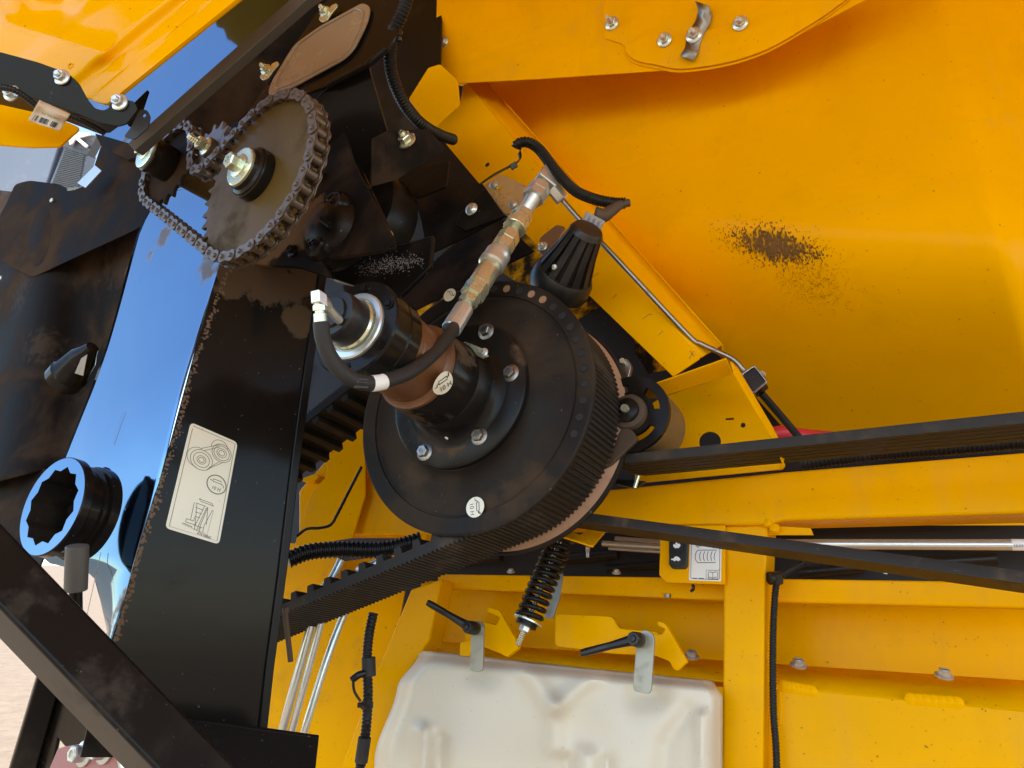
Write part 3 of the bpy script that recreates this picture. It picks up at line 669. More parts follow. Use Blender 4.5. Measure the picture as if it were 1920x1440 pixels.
m = MB(); m.lathe([(.074, -.170), (.0795, -.174), (.0795, -.180), (.0715, -.183), (.0690, -.186), (.0690, -.226), (.0708, -.228), (.0708, -.248), (.0690, -.250), (.0690, -.278)], CW, A, 80); m.obj('rusty_sleeve', 'rust', wh)
m = MB(); m.lathe([(.056, -.268), (.0775, -.270), (.0805, -.274), (.0805, -.300), (.0785, -.302), (.0785, -.306), (.0822, -.308), (.0822, -.338), (.0795, -.3415), (.055, -.3425), (.053, -.33)], CW, A, 96); m.obj('bearing_housing', 'black_gloss', wh, angle=25)
m = MB(); m.lathe([(.0575, -.340), (.0570, -.3465), (.0545, -.3485), (.0465, -.3490), (.0455, -.345), (.043, -.3445)], CW, A, 80); m.obj('bearing_ring', 'zinc', wh, angle=25)
m = MB(); m.lathe([(.0435, -.342), (.0435, -.353), (.0410, -.356), (.039, -.355)], CW, A, 80); m.obj('seal_ring', 'zinc_gold', wh)
m = MB(); m.lathe([(.0390, -.342), (.0390, -.390), (.0370, -.3935), (.0255, -.3940), (.0250, -.3975), (.0240, -.3985), (0, -.3985)], CW, A, 80); m.obj('end_cap', 'black_plastic', wh, angle=25)
for (x, y) in ((912, 622), (958, 700), (899, 818), (797, 848)):
    bolt(wh, on(x, y, S(A.dot(CW) - .044)), OUT, .0118, 'steel_grey')
n2 = to2(CW)
def wpt(r, an, t): return fr2((n2[0] + r * math.cos(an), n2[1] + r * math.sin(an)), A.dot(CW) + t)
m = MB(); m.plate([(860, 645), (873, 640), (908, 655), (916, 668), (905, 672), (885, 662)], S(A.dot(CW) - .1), .002); m.obj('lock_plate', 'zinc_gold', wh, bev=.0005)
bolt(wh, on(907, 661, S(A.dot(CW) - .102)), OUT, .006, 'zinc')
# housing screws
for k in range(6):
    a_ = .35 + k * math.pi / 3; p = wpt(.0685, a_, -.342)
    m = MB(); m.lathe([(.0090, -.0002), (.0090, -.0024), (.0080, -.0024)], p, A, 18); m.hexp(p, OUT, .0058, .006); m.obj('housing_screw', 'black_gloss', wh)
# balance holes round the rim
for k in range(17):
    a_ = rad(-26 + k * 7.4); p = wpt(.2435, a_, -.0006)
    m = MB(); m.lathe([(.0082, -.0002), (.0076, -.0010), (.0068, -.0004), (.0066, .0006), (0, .0006)], p, A, 16); m.obj('rim_hole', 'rust_pale' if k in (10, 11, 13) else 'dark_void', wh)
# grease nipples
for (x, y, t_) in ((793, 776, -.10), (842, 824, -.046), (793, 783, -.10)):
    p = on(x, y, S(A.dot(CW) + t_)); m = MB(); m.hexp(p, OUT, .004, .004); m.lathe([(.0028, .004), (.0028, .008), (.0018, .009), (.0026, .0105), (.001, .013)], p, OUT, 10); m.obj('grease_nipple', 'zinc', wh)
m = MB(); m.plate([(1066, 998), (1068, 998), (1068, 1000)], S(1.5), .001); m.v = []; m.f = []
def grease_sticker(parent, x, y, c, r, rot, faded=False):
    """round cream sticker: grease gun over 10 H"""
    o = on(x, y, S(c)); u = E1 * math.cos(rot) + E2 * math.sin(rot); v = -E1 * math.sin(rot) + E2 * math.cos(rot)
    m = MB(); m.lathe([(r, .0003), (r, -.0005), (0, -.0005)], o, A, 32); s_ = m.obj('sticker', 'sticker', parent)
    P = lambda a_, b_: o + u * (a_ * r) + v * (b_ * r) - A * .0006
    m = MB(); m.nrm = A
    body = rounded([(-.42, .18), (.42, .18), (.42, .46), (-.42, .46)], .12); m.ribbon([P(*q_) for q_ in body + body[:1]], r * .075)
    m.ribbon([P(-.42, .30), P(-.6, .24), P(-.62, .05), P(-.85, .05)], r * .075); m.ribbon([P(.42, .32), P(.66, .40), P(.72, .62)], r * .12); m.ribbon([P(.5, .36), P(.58, .52)], r * .06)
    m.obj('pictogram', 'ink', s_, flat=True)
    if not faded: text(s_, '10 H', P(-.5, -.55), u, v, r * .62, 'ink')
grease_sticker(wh, 831, 719, A.dot(CW) - .1625 if False else A.dot(CW) - .150, .0215, 0) if False else None
# sticker on the curved sleeve: laid tangent, facing the viewer
def tangent_sticker(px, py, rad_, t, r, rot, name='sticker'):
    rv = ray(px, py).normalized(); a0 = CW                     # intersect the viewing ray with the sleeve cylinder
    d = rv - A * rv.dot(A); e = -a0 + A * a0.dot(A); aa = d.dot(d); bb = 2 * d.dot(e); cc = e.dot(e) - rad_ ** 2
    s_ = (-bb - math.sqrt(max(0, bb * bb - 4 * aa * cc))) / (2 * aa); o = rv * s_
    n = (o - a0); n -= A * n.dot(A); n.normalize(); tz = -A; tx = tz.cross(n).normalized(); ui = V((1, 0, .14)); rot = math.atan2(ui.dot(tz), ui.dot(tx))
    def C(a_, b_, h=.0006):
        ph = a_ * r / rad_; return o - n * rad_ + (n * math.cos(ph) + tx * math.sin(ph)) * (rad_ + h) + tz * (b_ * r)
    m = MB(); k = 28; rings = [0, .4, .8, 1.0]; vs = [C(0, 0)]
    for q_ in rings[1:]: vs += [C(q_ * math.cos(2 * math.pi * j / k), q_ * math.sin(2 * math.pi * j / k)) for j in range(k)]
    fs = [(0, 1 + j, 1 + (j + 1) % k) for j in range(k)] + [(1 + i * k + j, 1 + i * k + (j + 1) % k, 1 + (i + 1) * k + (j + 1) % k, 1 + (i + 1) * k + j) for i in range(2) for j in range(k)]
    m.add(vs, fs); st_ = m.obj('sticker', 'sticker', wh)
    cr, sr = math.cos(rot), math.sin(rot); Q = lambda a_, b_: C(a_ * cr - b_ * sr, a_ * sr + b_ * cr, .0011)
    m = MB(); m.nrm = -n
    body = rounded([(-.42, .18), (.42, .18), (.42, .46), (-.42, .46)], .12); m.ribbon([Q(*q_) for q_ in body + body[:1]], r * .08)
    m.ribbon([Q(-.42, .30), Q(-.6, .24), Q(-.62, .05), Q(-.85, .05)], r * .08); m.ribbon([Q(.42, .32), Q(.66, .40), Q(.72, .62)], r * .12)
    m.obj('pictogram', 'ink', st_, flat=True)
    u = (Q(.1, 0) - Q(0, 0)).normalized(); v = (Q(0, .1) - Q(0, 0)).normalized(); text(st_, '10 H', Q(-.5, -.55) + n * .0022, u, v, r * .62, 'ink')
tangent_sticker(831, 719, .0824, -.13, .0215, -.55)
grease_sticker(wh, 891, 951, A.dot(CW) - .0008, .0190, -1.5, False)
grease_sticker(wh, 843, 553, A.dot(CW) - .0008, .0150, -1.0, True)
dirt(fs_, [(on(985, 655, S(A.dot(CW))), .035), (on(960, 935, S(A.dot(CW))), .045), (on(915, 945, S(A.dot(CW))), .03), (on(780, 890, S(A.dot(CW))), .05), (on(1000, 900, S(A.dot(CW))), .04)], (.070, .045, .028), .75, .7, 30, .1)
dirt(hf, [(on(820, 815, S(A.dot(CW) - .045)), .045), (on(985, 655, S(A.dot(CW) - .04)), .03), (on(855, 835, S(A.dot(CW) - .045)), .03)], (.10, .062, .036), .8, .85, 50, .3)
dirt(hsl, [(on(765, 775, S(A.dot(CW) - .15)), .04), (on(870, 650, S(A.dot(CW) - .15)), .04)], (.10, .065, .04), .8, .8, 50, .3)
# raised casting number on the dish
o_ = on(846, 938, S(A.dot(CW) + .003)); u_d = (on(790, 930, S(A.dot(CW) + .003)) - o_).normalized(); v_d = A.cross(u_d).normalized()
text(wh, '47780481', on(847, 928, S(A.dot(CW) + .0028)), u_d, v_d, .0135, 'dark_cast', name='casting_number', th=.0012)

# ---------------------------------------------------------------- toothed variator belt
cb = A.dot(CW)
W2 = (to2(on(330, 1130, S(cb + .075))))
circs = [((n2[0], n2[1]), .232, -1), (W2, .135, -1)]
P2, tot = resample(belt_path(circs, .004), 1200)
pth = [fr2((p.x, p.y), cb + .013) for p in P2]
sgn = 1
tg = (pth[1] - pth[0]).normalized(); test = tg.cross(A); sgn = 1 if test.dot(pth[0] - fr2(n2, cb + .014)) > 0 else -1
wB = .134
m = MB()
prof = [(0, 0.0), (0, lambda i: .0185 + (.0042 if i % 4 < 2 else 0)), (wB, lambda i: .0185 + (.0042 if i % 4 < 2 else 0)), (wB, 0.0)]
m.sweep(pth, prof, A, True, sgn)
vb = thing('variator_belt', 'wide black toothed belt running from the large pulley down behind the black housing', 'belt', fr2((W2[0], W2[1] - .15), cb + .07))
m.obj('belt_body', 'belt_rubber', vb, angle=30)
m = MB(); nT = 68; PT, _ = resample(P2, nT)
for i in range(nT):
    a_, b_ = PT[i - 1], PT[(i + 1) % nT]; tg = V((b_.x - a_.x, b_.y - a_.y)).normalized(); t3 = (E1 * tg.x + E2 * tg.y); nv = t3.cross(A) * sgn
    c_ = fr2((PT[i].x, PT[i].y), cb + .014)
    vs = []
    for u in (0.001, wB - .001):
        for (s_, h) in ((-.0105, .001), (-.0075, -.017), (.0075, -.017), (.0105, .001)): vs.append(c_ + A * u + t3 * s_ + nv * h)
    m.add(vs, [(0, 1, 2, 3), (7, 6, 5, 4), (0, 4, 5, 1), (1, 5, 6, 2), (2, 6, 7, 3), (3, 7, 4, 0)])
m.obj('teeth', 'belt_rubber', vb, kind='stuff', bev=.002)

# ---------------------------------------------------------------- ribbed drive belt with idler
cI = cb + .228
IC = on(1200, 792, S(cI)); i2 = to2(IC)
RI = .077
D2 = to2(on(1010, 885, S(cI)))
rt = to2(on(2060, 925, S(cI)))
def v2(p): return V((p[0], p[1]))
up = [at_ for at_ in []]
# path of the belt in the side plane: over the hidden driver, under the idler, off to the right and back
iu = to2(on(1205, 866, S(cI))); 
hid = (n2[0] + .03, n2[1] - .02)
rP = to2(on(2300, 948, S(cI)))
circs = [(hid, .150, 1), (rP, .235, 1), ]
# travel: hidden driver lower run -> right pulley -> upper run pressed up by idler
idr = i2
circs = [(hid, .158, 1), (rP, .150, 1), (idr, RI + .004, -1)]
PB = belt_path(circs, .008)
PBn, tot = resample(PB, 420)
pth = [fr2((p.x, p.y), cI - .045) for p in PBn]
wD = .098; th_ = .016; nr = 5; prof = [(0, 0), (0, -th_ * 1.0)]
for k in range(nr):
    u0 = wD * k / nr; u1 = wD * (k + 1) / nr; prof += [(u0 + .0035, -th_), (u1 - .0035, -th_)] if False else [(u0 + .003, -th_ * .95), (u1 - .003, -th_ * .95), (u1, -th_ * .55)]
prof = [(0, 0.002), (wD, .002), (wD, -.006)]
for k in range(nr):
    u1 = wD * (nr - k) / nr; u0 = wD * (nr - k - 1) / nr; prof += [(u1 - .0022, -th_), (u0 + .0022, -th_), (u0, -.006)]
tg = (pth[1] - pth[0]).normalized(); sg2 = 1 if tg.cross(A).dot(pth[0] - fr2(hid, cI - .045)) > 0 else -1
m = MB(); m.sweep(pth, prof, A, True, sg2)
m.obj('drive_belt', 'belt_rubber', None, 'long black ribbed rubber belt crossing in front of the yellow frame and under the idler', 'belt', angle=28)
idl = thing('idler_pulley', 'small black spoked idler pulley with tan rim resting on the ribbed belt', 'pulley', IC - E2 * RI)
m = MB(); m.lathe([(RI - .002, -.053), (RI + .001, -.051), (RI, -.048), (RI, .055), (RI - .004, .057), (RI - .006, .05), (RI - .006, -.05)], IC, A, 72, closed=True); m.obj('rim', 'tan_rim', idl)
# spoked front web
m = MB(); seg = 72; rin, rout = .036, RI - .002; vs = []; fs = []
def web(parent):
    m = MB(); N_ = 60; ri_, ro_ = .034, RI + .002
    lo_ = [fr2((i2[0] + ro_ * math.cos(2 * math.pi * k / N_), i2[1] + ro_ * math.sin(2 * math.pi * k / N_)), cI - .050) for k in range(N_)]
    holes = []
    for h in range(4):
        c_ = h * math.pi / 2 + .45; L_ = []
        for k in range(9): a_ = c_ - .48 + .96 * k / 8; L_.append((i2[0] + .0605 * math.cos(a_), i2[1] + .0605 * math.sin(a_)))
        for k in range(9): a_ = c_ + .44 - .88 * k / 8; L_.append((i2[0] + .046 * math.cos(a_), i2[1] + .046 * math.sin(a_)))
        holes.append(L_)
    loops = [[V((i2[0] + ro_ * math.cos(2 * math.pi * k / N_), i2[1] + ro_ * math.sin(2 * math.pi * k / N_), 0)) for k in range(N_)]] + [[V((x, y, 0)) for x, y in h_] for h_ in holes]
    flat = [p for L_ in loops for p in L_]; n_ = len(flat)
    vs = [fr2((p.x, p.y), cI - .056) for p in flat] + [fr2((p.x, p.y), cI - .044) for p in flat]; fs = []
    for tr in tessellate_polygon(loops): fs += [tuple(tr), tuple(i + n_ for i in reversed(tr))]
    o = 0
    for L_ in loops:
        k_ = len(L_); fs += [(o + i, o + (i + 1) % k_, n_ + o + (i + 1) % k_, n_ + o + i) for i in range(k_)]; o += k_
    m.add(vs, fs); return m.obj('spoked_web', 'black_gloss', parent, bev=.001)
web(idl)
m = MB(); m.lathe([(0, -.082), (.020, -.082), (.024, -.079), (.0245, -.07), (.0245, -.01), (.02, 0)], IC, A, 40); m.obj('hub', 'black_satin', idl)
m = MB(); m.lathe([(.0, -.090), (.0075, -.090), (.0085, -.087), (.0085, -.07)], IC, A, 24); m.obj('axle_end', 'zinc_gold', idl)
m = MB(); m.lathe([(.024, -.072), (.034, -.070), (.036, -.066), (.036, -.03)], IC, A, 30); m.obj('bearing_cap', 'brown_mud', idl)
ar = thing('idler_linkage', 'brown dusty steel arm and link between the small idler and the big pulley', 'arm', on(1160, 860, S(cI - .05)))
m = MB(); m.plate(rounded([(1118, 868), (1150, 838), (1166, 800), (1186, 806), (1196, 824), (1176, 842), (1136, 880)], 8), S(cI - .068), .010); m.obj('arm', 'brown_mud', ar, bev=.002)
m = MB(); m.plate(rounded([(1150, 740), (1162, 684), (1174, 670), (1184, 684), (1180, 700), (1168, 745)], 6), S(cI - .01), .012); m.obj('link', 'steel_grey', ar, bev=.0015)
m = MB(); m.lathe([(0, -.012), (.006, -.012), (.006, 0)], on(1170, 680, S(cI - .01)), A, 14); m.obj('link_pin', 'zinc_gold', ar)
m = MB(); m.plate(rounded([(1148, 898), (1210, 902), (1190, 915), (1156, 908)], 2), S(cI + .05), .01); m.obj('stop_block', 'black_plastic', ar)
m = MB(); m.cyl(on(1190, 915, S(cI + .04)), on(1197, 892, S(cI + .04)), .004); m.obj('stop_pin', 'zinc_gold', ar)

# bits of yellow structure and dark metal visible behind the pulley
m = MB(); m.plate([(1190, 600), (1262, 690), (1215, 700), (1190, 660)], S(1.75), .004); m.obj('cross_member', 'yellow_mud_shade', None, 'yellow cross member coloured with dirt and shade behind the idler', 'frame')
m = MB(); m.plate([(780, 520), (930, 470), (1010, 430), (1150, 560), (1080, 600), (940, 510), (860, 600), (770, 600)], S(1.85), .004); m.obj('rear_plate', 'yellow_mud_shade', None, 'yellow plate coloured with dirt and shade behind the top of the big pulley', 'plate')
# ================================================================ HYDRAULIC LINE
hl = thing('hydraulic_coupling', 'gold plated hydraulic quick coupling running down from the yellow channel', 'coupling', at(862, 595, 1.36))
pA, pB = at(1012, 352, 1.64), at(862, 592, 1.36); ax = (pB - pA); L = ax.length; ax.normalize()
def fit(mat, s0, s1, prof=None, hexr=None, r=.012, name='fitting', knurl=False):
    m = MB(); p = pA + ax * (L * s0); h = L * (s1 - s0); r *= 1.2; hexr = hexr * 1.2 if hexr else None; prof = [(a_ * 1.2, b_) for a_, b_ in prof] if prof else None
    if hexr: m.hexp(p, ax, hexr, h * .5, ch=.08, rot=.3); m.hexp(p + ax * h, -ax, hexr, h * .5, ch=.08, rot=-.3)
    elif prof: m.lathe([(a_, b_ * h) for a_, b_ in prof], p, ax, 28)
    else: m.lathe([(r - .001, 0), (r, .0012), (r, h - .0012), (r - .001, h)], p, ax, 28)
    return m.obj(name, mat, hl, angle=28)
thr = [(.0125, 0)] + [(.0135 if k % 2 else .012, k / 22) for k in range(1, 22)] + [(.0125, 1)]
fit('zinc', .0, .10, hexr=.021, name='lock_nut'); fit('zinc', .10, .235, prof=thr, name='threaded_stem')
fit('zinc_gold', .235, .315, hexr=.0185, name='hex_fitting'); fit('zinc_gold', .315, .365, r=.0205, name='collar'); fit('zinc_gold', .365, .415, r=.0105, name='stem')
fit('zinc_gold', .415, .53, hexr=.0185, name='hex_fitting'); fit('zinc', .53, .56, r=.0155, name='stem')
fit('zinc', .56, .655, prof=[(.019, 0), (.0215, .08), (.0215, .3), (.0205, .36), (.0205, .55), (.0225, .62), (.0225, .92), (.019, 1)], name='release_sleeve')
fit('zinc_gold', .655, .80, prof=[(.0175, 0), (.0175, .2), (.0185, .24), (.0185, 1)], name='coupler_body'); fit('zinc_gold', .80, .875, hexr=.0195, name='hex_fitting'); fit('zinc_gold', .875, .92, hexr=.0155, name='lock_nut')
fit('zinc', .92, .95, r=.009, name='stem')
q0 = pA + ax * (L * .945); q1 = pA + ax * (L * 1.10)
pr = [(.0125, 0), (.0150, .002)] + [(.0150 + .0004 * (k % 2), .002 + .040 * k / 10) for k in range(10)]
m = MB(); m.lathe([(.0140, 0), (.0175, .003), (.0182, .062), (.0170, .064), (.011, .064)], q0, ax, 16); m.obj('crimp_ferrule', 'zinc', hl, angle=20)
for s_, w_ in ((.26, .004), (.43, .003), (.83, .004)):
    m = MB(); m.box(pA + ax * (L * s_) + V((-.0165, -.010, .006)), ax, V((0, 0, 1)).cross(ax).normalized(), V((0, 0, 1)), .004, .002, w_); m.obj('paint_mark', 'green_paint', hl)
# bulkhead elbow and plate at the channel
m = MB(); e0 = pA - ax * .005; m.cyl(e0, e0 - ax * .028, .0135, seg=20, bev=.001); m.obj('elbow_neck', 'zinc_gold', hl)
m = MB(); c_ = at(1026, 337, 1.66); x = ax; y = (V((.75, .1, -.65))).normalized(); z = x.cross(y).normalized(); y = z.cross(x)
m.box(c_, x, y, z, .021, .024, .017); m.obj('elbow_body', 'zinc', hl, bev=.004)
m = MB(); m.hexp(at(1036, 352, 1.655), V((.62, .1, -.70)), .0165, .035); m.obj('elbow_nut', 'zinc', hl)
bp = thing('fitting_plate', 'gold passivated slotted plate bolted under the elbow fitting', 'plate', on(940, 380, S(1.37)))
m = MB(); m.plate(rounded([(905, 348), (938, 325), (990, 350), (1000, 372), (955, 402), (940, 396)], 9), S(1.370), .004); m.obj('plate', 'zinc_gold', bp, bev=.0008)
for (x, y) in ((926, 347), (962, 383)):
    m = MB(); m.lathe([(.0125, 0), (.0115, .004), (.007, .0065), (0, .0075)], on(x, y, S(1.369)), OUT, 22); m.obj('carriage_bolt', 'zinc', bp)
    m = MB(); p = on(x + 10, y + 6, S(1.3685)); m.box(p, E1, E2, A, .005, .004, .0012); m.obj('slot', 'yellow', bp)
# steel line along the channel
pl_ = [at(1044, 362, 1.66), at(1080, 404, 1.645), at(1195, 530, 1.60), at(1290, 628, 1.565), at(1315, 645, 1.555), at(1372, 672, 1.53), at(1392, 692, 1.52), at(1412, 716, 1.52)]
m = MB(); m.tube(pl_[:1] + [pl_[1]] + [pl_[1].lerp(pl_[3], .5), pl_[3]] + pl_[4:], .0058, 14, sm=10); m.obj('steel_line', 'steel_grey', None, 'thin dull grey steel pipe following the diagonal channel', 'pipe')
lc = thing('line_clamp', 'small black block clamp gripping the grey steel pipe above the red hose', 'clamp', on(1420, 735, S(1.43)))
m = MB(); m.plate(rounded([(1392, 702), (1414, 688), (1436, 716), (1412, 735)], 4), S(1.425), .035); m.obj('block', 'black_plastic', lc, bev=.002)
m = MB(); loop = rounded([(1390, 703), (1415, 686), (1438, 716), (1412, 738)], 5); m.tube([on(x, y, S(1.423)) for x, y in loop + loop[:1]], .0022, 8, sm=1); m.obj('edge_band', 'steel_grey', lc)
bolt(lc, on(1428, 702, S(1.43)), V((.8, -.3, .5)), .006, 'zinc')
m = MB(); m.tube([at(1428, 738, 1.50), at(1460, 775, 1.50), at(1500, 822, 1.50)], .0075, 14); m.obj('lower_line', 'dark_cast', None, 'dark pipe continuing below the block clamp towards the belt', 'pipe')
m = MB(); m.tube([at(1430, 822, 1.62), at(1470, 812, 1.60), at(1520, 820, 1.6), at(1700, 832, 1.55), at(1830, 815, 1.5), at(1930, 800, 1.45)], .017, 20); m.obj('red_hose', 'red_hose', None, 'red rubber hose peeping out behind the ribbed belt', 'hose')
m = MB(); m.tube([at(1500, 868, 1.55), at(1640, 850, 1.5), at(1800, 838, 1.45), at(2000, 820, 1.38)], .016, 14, corr=.008); m.obj('corrugated_hose', 'conduit', None, 'black corrugated hose in the slit between ribbed belt and wide beam', 'hose')
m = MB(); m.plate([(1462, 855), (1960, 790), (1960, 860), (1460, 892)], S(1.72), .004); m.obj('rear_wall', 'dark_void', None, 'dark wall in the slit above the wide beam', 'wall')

# pulley hose
hs = thing('hydraulic_hose', 'curved black rubber hydraulic hose looping to the pulley end cap', 'hose', at(690, 725, 1.10))
HP = [q0 + ax * .055, at(846, 622, 1.305), at(815, 661, 1.24), at(775, 693, 1.18), at(735, 711, 1.135), at(695, 719, 1.10), at(655, 708, 1.08), at(622, 674, 1.07), at(606, 636, 1.065), at(602, 604, 1.065)]
m = MB(); m.tube(HP, .0116, 20, sm=10); m.obj('hose', 'rubber', hs)
m = MB(); P_ = smooth_path(HP, 10); ban = P_[44:51]
m.tube(ban, .0123, 20, sm=1, cap=False); bnd = m.obj('label_band', 'sticker_white', hs)
m = MB(); m.nrm = V((0, 1, 0)); cc = at(680, 719, 1.083)
for k, (y, w_) in enumerate(((.0055, .0022), (.001, .0012), (-.0055, .003))): m.ribbon([cc + V((-.011, 0, y + .001)), cc + V((.009, 0, y))], w_)
m.v = [p + V((0, -.0065, 0)) for p in m.v]; m.obj('band_print', 'ink', bnd, flat=True)
m = MB(); p = at(602, 622, 1.064); q = at(600, 588, 1.066); m.cyl(p, q, .0098, .0095, 16, .0008); m.obj('crimp_ferrule', 'zinc_gold', hs)
d_ = (q - p).normalized()
m = MB(); m.lathe([(.007, 0), (.007, .004), (.009, .005), (.009, .012), (.007, .013), (.0075, .02)], q, d_, 16); m.obj('stem', 'zinc_gold', hs)
m = MB(); m.hexp(q + d_ * .004, d_, .0098, .008); m.obj('swivel_nut', 'zinc_gold', hs)
ec = q + d_ * .021; m = MB(); m.box(ec, d_, A, d_.cross(A).normalized(), .0095, .009, .0085); m.obj('elbow', 'zinc', hs, bev=.002)
m = MB(); tgt = at(628, 592, 1.105); m.hexp(ec + A * .005, (tgt - ec), .0098, .018); m.cyl(ec, tgt + (tgt - ec) * .3, .0068); m.obj('elbow_nut', 'zinc', hs)

# ================================================================ REVERSE ALARM, WIRING ON THE CHANNEL
al = thing('warning_horn', 'black slotted plastic warning horn with grey plug on the yellow channel', 'horn', at(1050, 560, 1.58))
h0, h1 = at(1104, 428, 1.50), at(1047, 538, 1.59); ha = (h1 - h0); HL = ha.length; ha.normalize(); x, y, z = frame(ha)
m = MB(); m.lathe([(0, -.002), (.030, 0), (.033, .004), (.037, .012)], h0, ha, 48); m.obj('top_cap', 'black_plastic', al)
m = MB(); m.lathe([(.030, .010), (.030, .03), (.046, HL * .80)], h0, ha, 40); m.obj('inner_cone', 'dark_void', al)
m = MB(); nb = 13
for k in range(nb):
    a_ = 2 * math.pi * k / nb; w0 = .0064; vs = []
    for (s_, r_) in ((.008, .0345), (HL * .40, .0450), (HL * .76, .0600)):
        for (dr, dw) in ((0, -1), (0, 1), (-.006, 1), (-.006, -1)):
            aa = a_ + dw * (w0 * (1 + s_ * 2.5)) / r_; vs.append(h0 + ha * s_ + (x * math.cos(aa) + y * math.sin(aa)) * (r_ + dr))
    m.add(vs, [(0, 1, 2, 3), (8, 11, 10, 9)] + [(i * 4 + j, i * 4 + (j + 1) % 4, i * 4 + 4 + (j + 1) % 4, i * 4 + 4 + j) for i in range(2) for j in range(4)])
m.obj('slats', 'black_plastic', al, bev=.0008)
m = MB(); m.lathe([(.05, HL * .73), (.0605, HL * .735), (.0655, HL * .80), (.0670, HL * .96), (.0640, HL * 1.04), (.054, HL * 1.06), (.048, HL * 1.04), (.02, HL * 1.0), (0, HL * 1.0)], h0, ha, 56); m.obj('base_ring', 'black_plastic', al)
m = MB(); m.lathe([(0, -.004), (.0055, -.003), (.0055, .003)], h0 + ha * HL * .66 + (V((-.55, -.8, -.1)).normalized()) * .055, V((.5, .85, .1)), 14); m.obj('screw', 'zinc', al)
m = MB(); pc = at(1112, 415, 1.555); px_, py_, pz_ = V((.86, .1, -.42)).normalized(), V((.2, .95, .2)).normalized(), None; pz_ = px_.cross(py_).normalized(); py_ = pz_.cross(px_)
m.box(pc, px_, py_, pz_, .021, .014, .012)
for k in range(4): m.box(pc + px_ * (-.017 + .011 * k) - py_ * .0155 - pz_ * .004, px_, py_, pz_, .0028, .003, .012)
m.obj('plug', 'grey_plastic', al, bev=.001)
m = MB(); m.tube([at(1116, 402, 1.56), at(1132, 404, 1.562), at(1148, 394, 1.567), at(1163, 384, 1.572), at(1180, 380, 1.575)], lambda u: (.017 * (1 - u) + .0075 * u) if u < .9 else .0085, 16); m.obj('rubber_boot', 'brown_mud', al)
m = MB(); m.plate(rounded([(1008, 468), (1012, 446), (1043, 421), (1060, 425), (1036, 474), (1018, 482)], 5), S(1.355), .004); m.obj('mount_bracket', 'steel_grey', al, bev=.0008)
bolt(al, on(1018, 462, S(1.352)), OUT, .0085, 'zinc', stud=.006)
c1 = thing('wiring_conduit', 'black corrugated conduit arching from the channel hole to the horn plug', 'conduit', at(1170, 384, 1.58))
m = MB(); m.tube([at(968, 277, 1.70), at(973, 269, 1.695), at(990, 267, 1.69), at(1012, 281, 1.68), at(1040, 318, 1.655), at(1075, 355, 1.63), at(1110, 372, 1.605), at(1145, 380, 1.585), at(1172, 381, 1.575)], .0125, 16, corr=.0062, sm=12); m.obj('tube', 'conduit', c1)
m = MB(); cp = [at(974, 285, 1.70), at(975, 300, 1.685), at(960, 310, 1.675), at(925, 328, 1.675), at(893, 350, 1.69)]
P_ = smooth_path(cp, 6); vs = []
for i, p in enumerate(P_): vs += [p + V((.003, 0, .0045)), p - V((.003, 0, .0045))]
m.add(vs, [(2 * i, 2 * i + 1, 2 * i + 3, 2 * i + 2) for i in range(len(P_) - 1)]); m.obj('cable_tie', 'black_plastic', c1, solid=.0014)
m = MB(); m.box(at(963, 311, 1.672), V((.85, 0, .5)), V((0, 1, 0)), V((-.5, 0, .85)), .008, .004, .0065); m.obj('tie_head', 'black_plastic', c1, bev=.001)
# thick loom at top
m = MB(); m.tube([at(775, -40, 1.42), at(756, 20, 1.43), at(738, 62, 1.45), at(731, 105, 1.47), at(738, 150, 1.50), at(760, 198, 1.54), at(790, 232, 1.58), at(822, 252, 1.64), at(850, 262, 1.70)], .0128, 16, corr=.0066, sm=12)
lm = thing('wiring_loom', 'thick black corrugated loom hanging beside the black gearbox cover', 'conduit', at(815, 248, 1.63)); m.obj('tube', 'conduit', lm)
m = MB(); m.lathe([(.0145, -.004), (.0150, -.004), (.0150, .004), (.0145, .004)], at(741, 57, 1.449), V((-.38, .3, -.86)), 20, closed=True); m.box(at(748, 74, 1.44), V((1, 0, 0)), V((0, 1, 0)), V((0, 0, 1)), .005, .004, .003); m.obj('cable_tie', 'black_plastic', lm)

# ================================================================ ROCKER SWITCH PLATE
sw = thing('switch_plate', 'yellow plate with black rabbit and turtle rocker switch and white instruction label', 'switch panel', on(1300, 1090, S(1.58)))
c_s = 1.575
m = MB(); m.plate([(1239, 985), (1360, 985), (1360, 1096), (1249, 1092), (1236, 1078)], S(c_s), .004); m.obj('plate', 'yellow', sw, bev=.001)
m = MB(); m.plate(rounded([(1254, 1014), (1260, 1009), (1284, 1009), (1289, 1014), (1287, 1060), (1283, 1066), (1260, 1066), (1254, 1058)], 2), S(c_s - .012), .014); rk = m.obj('rocker_switch', 'black_plastic', sw, bev=.0015)
for (y0, y1) in ((1011, 1033), (1038, 1061)):
    m = MB(); m.plate(rounded([(1258, y0), (1279, y0), (1279, y1), (1258, y1)], 3), S(c_s - .0135), .004); m.obj('rocker_key', 'black_plastic', rk, bev=.001)
sg = []
def blob(L): return [(x, y) for x, y in L]
rabbit = [(1262, 1024), (1263, 1020), (1267, 1021), (1266, 1018), (1269, 1017), (1271, 1020), (1274, 1019), (1276, 1022), (1274, 1026), (1271, 1028), (1269, 1027), (1266, 1028), (1264, 1026)]
turtle = [(1258, 1048), (1263, 1047), (1265, 1044), (1269, 1043), (1273, 1045), (1275, 1048), (1276, 1050), (1273, 1051), (1272, 1053), (1270, 1051), (1266, 1051), (1264, 1053), (1262, 1050), (1259, 1050)]
for L_ in (rabbit, turtle):
    m = MB(); m.plate(L_, S(c_s - .0142), .0004); m.obj('pictogram', 'white_print', rk, flat=True)
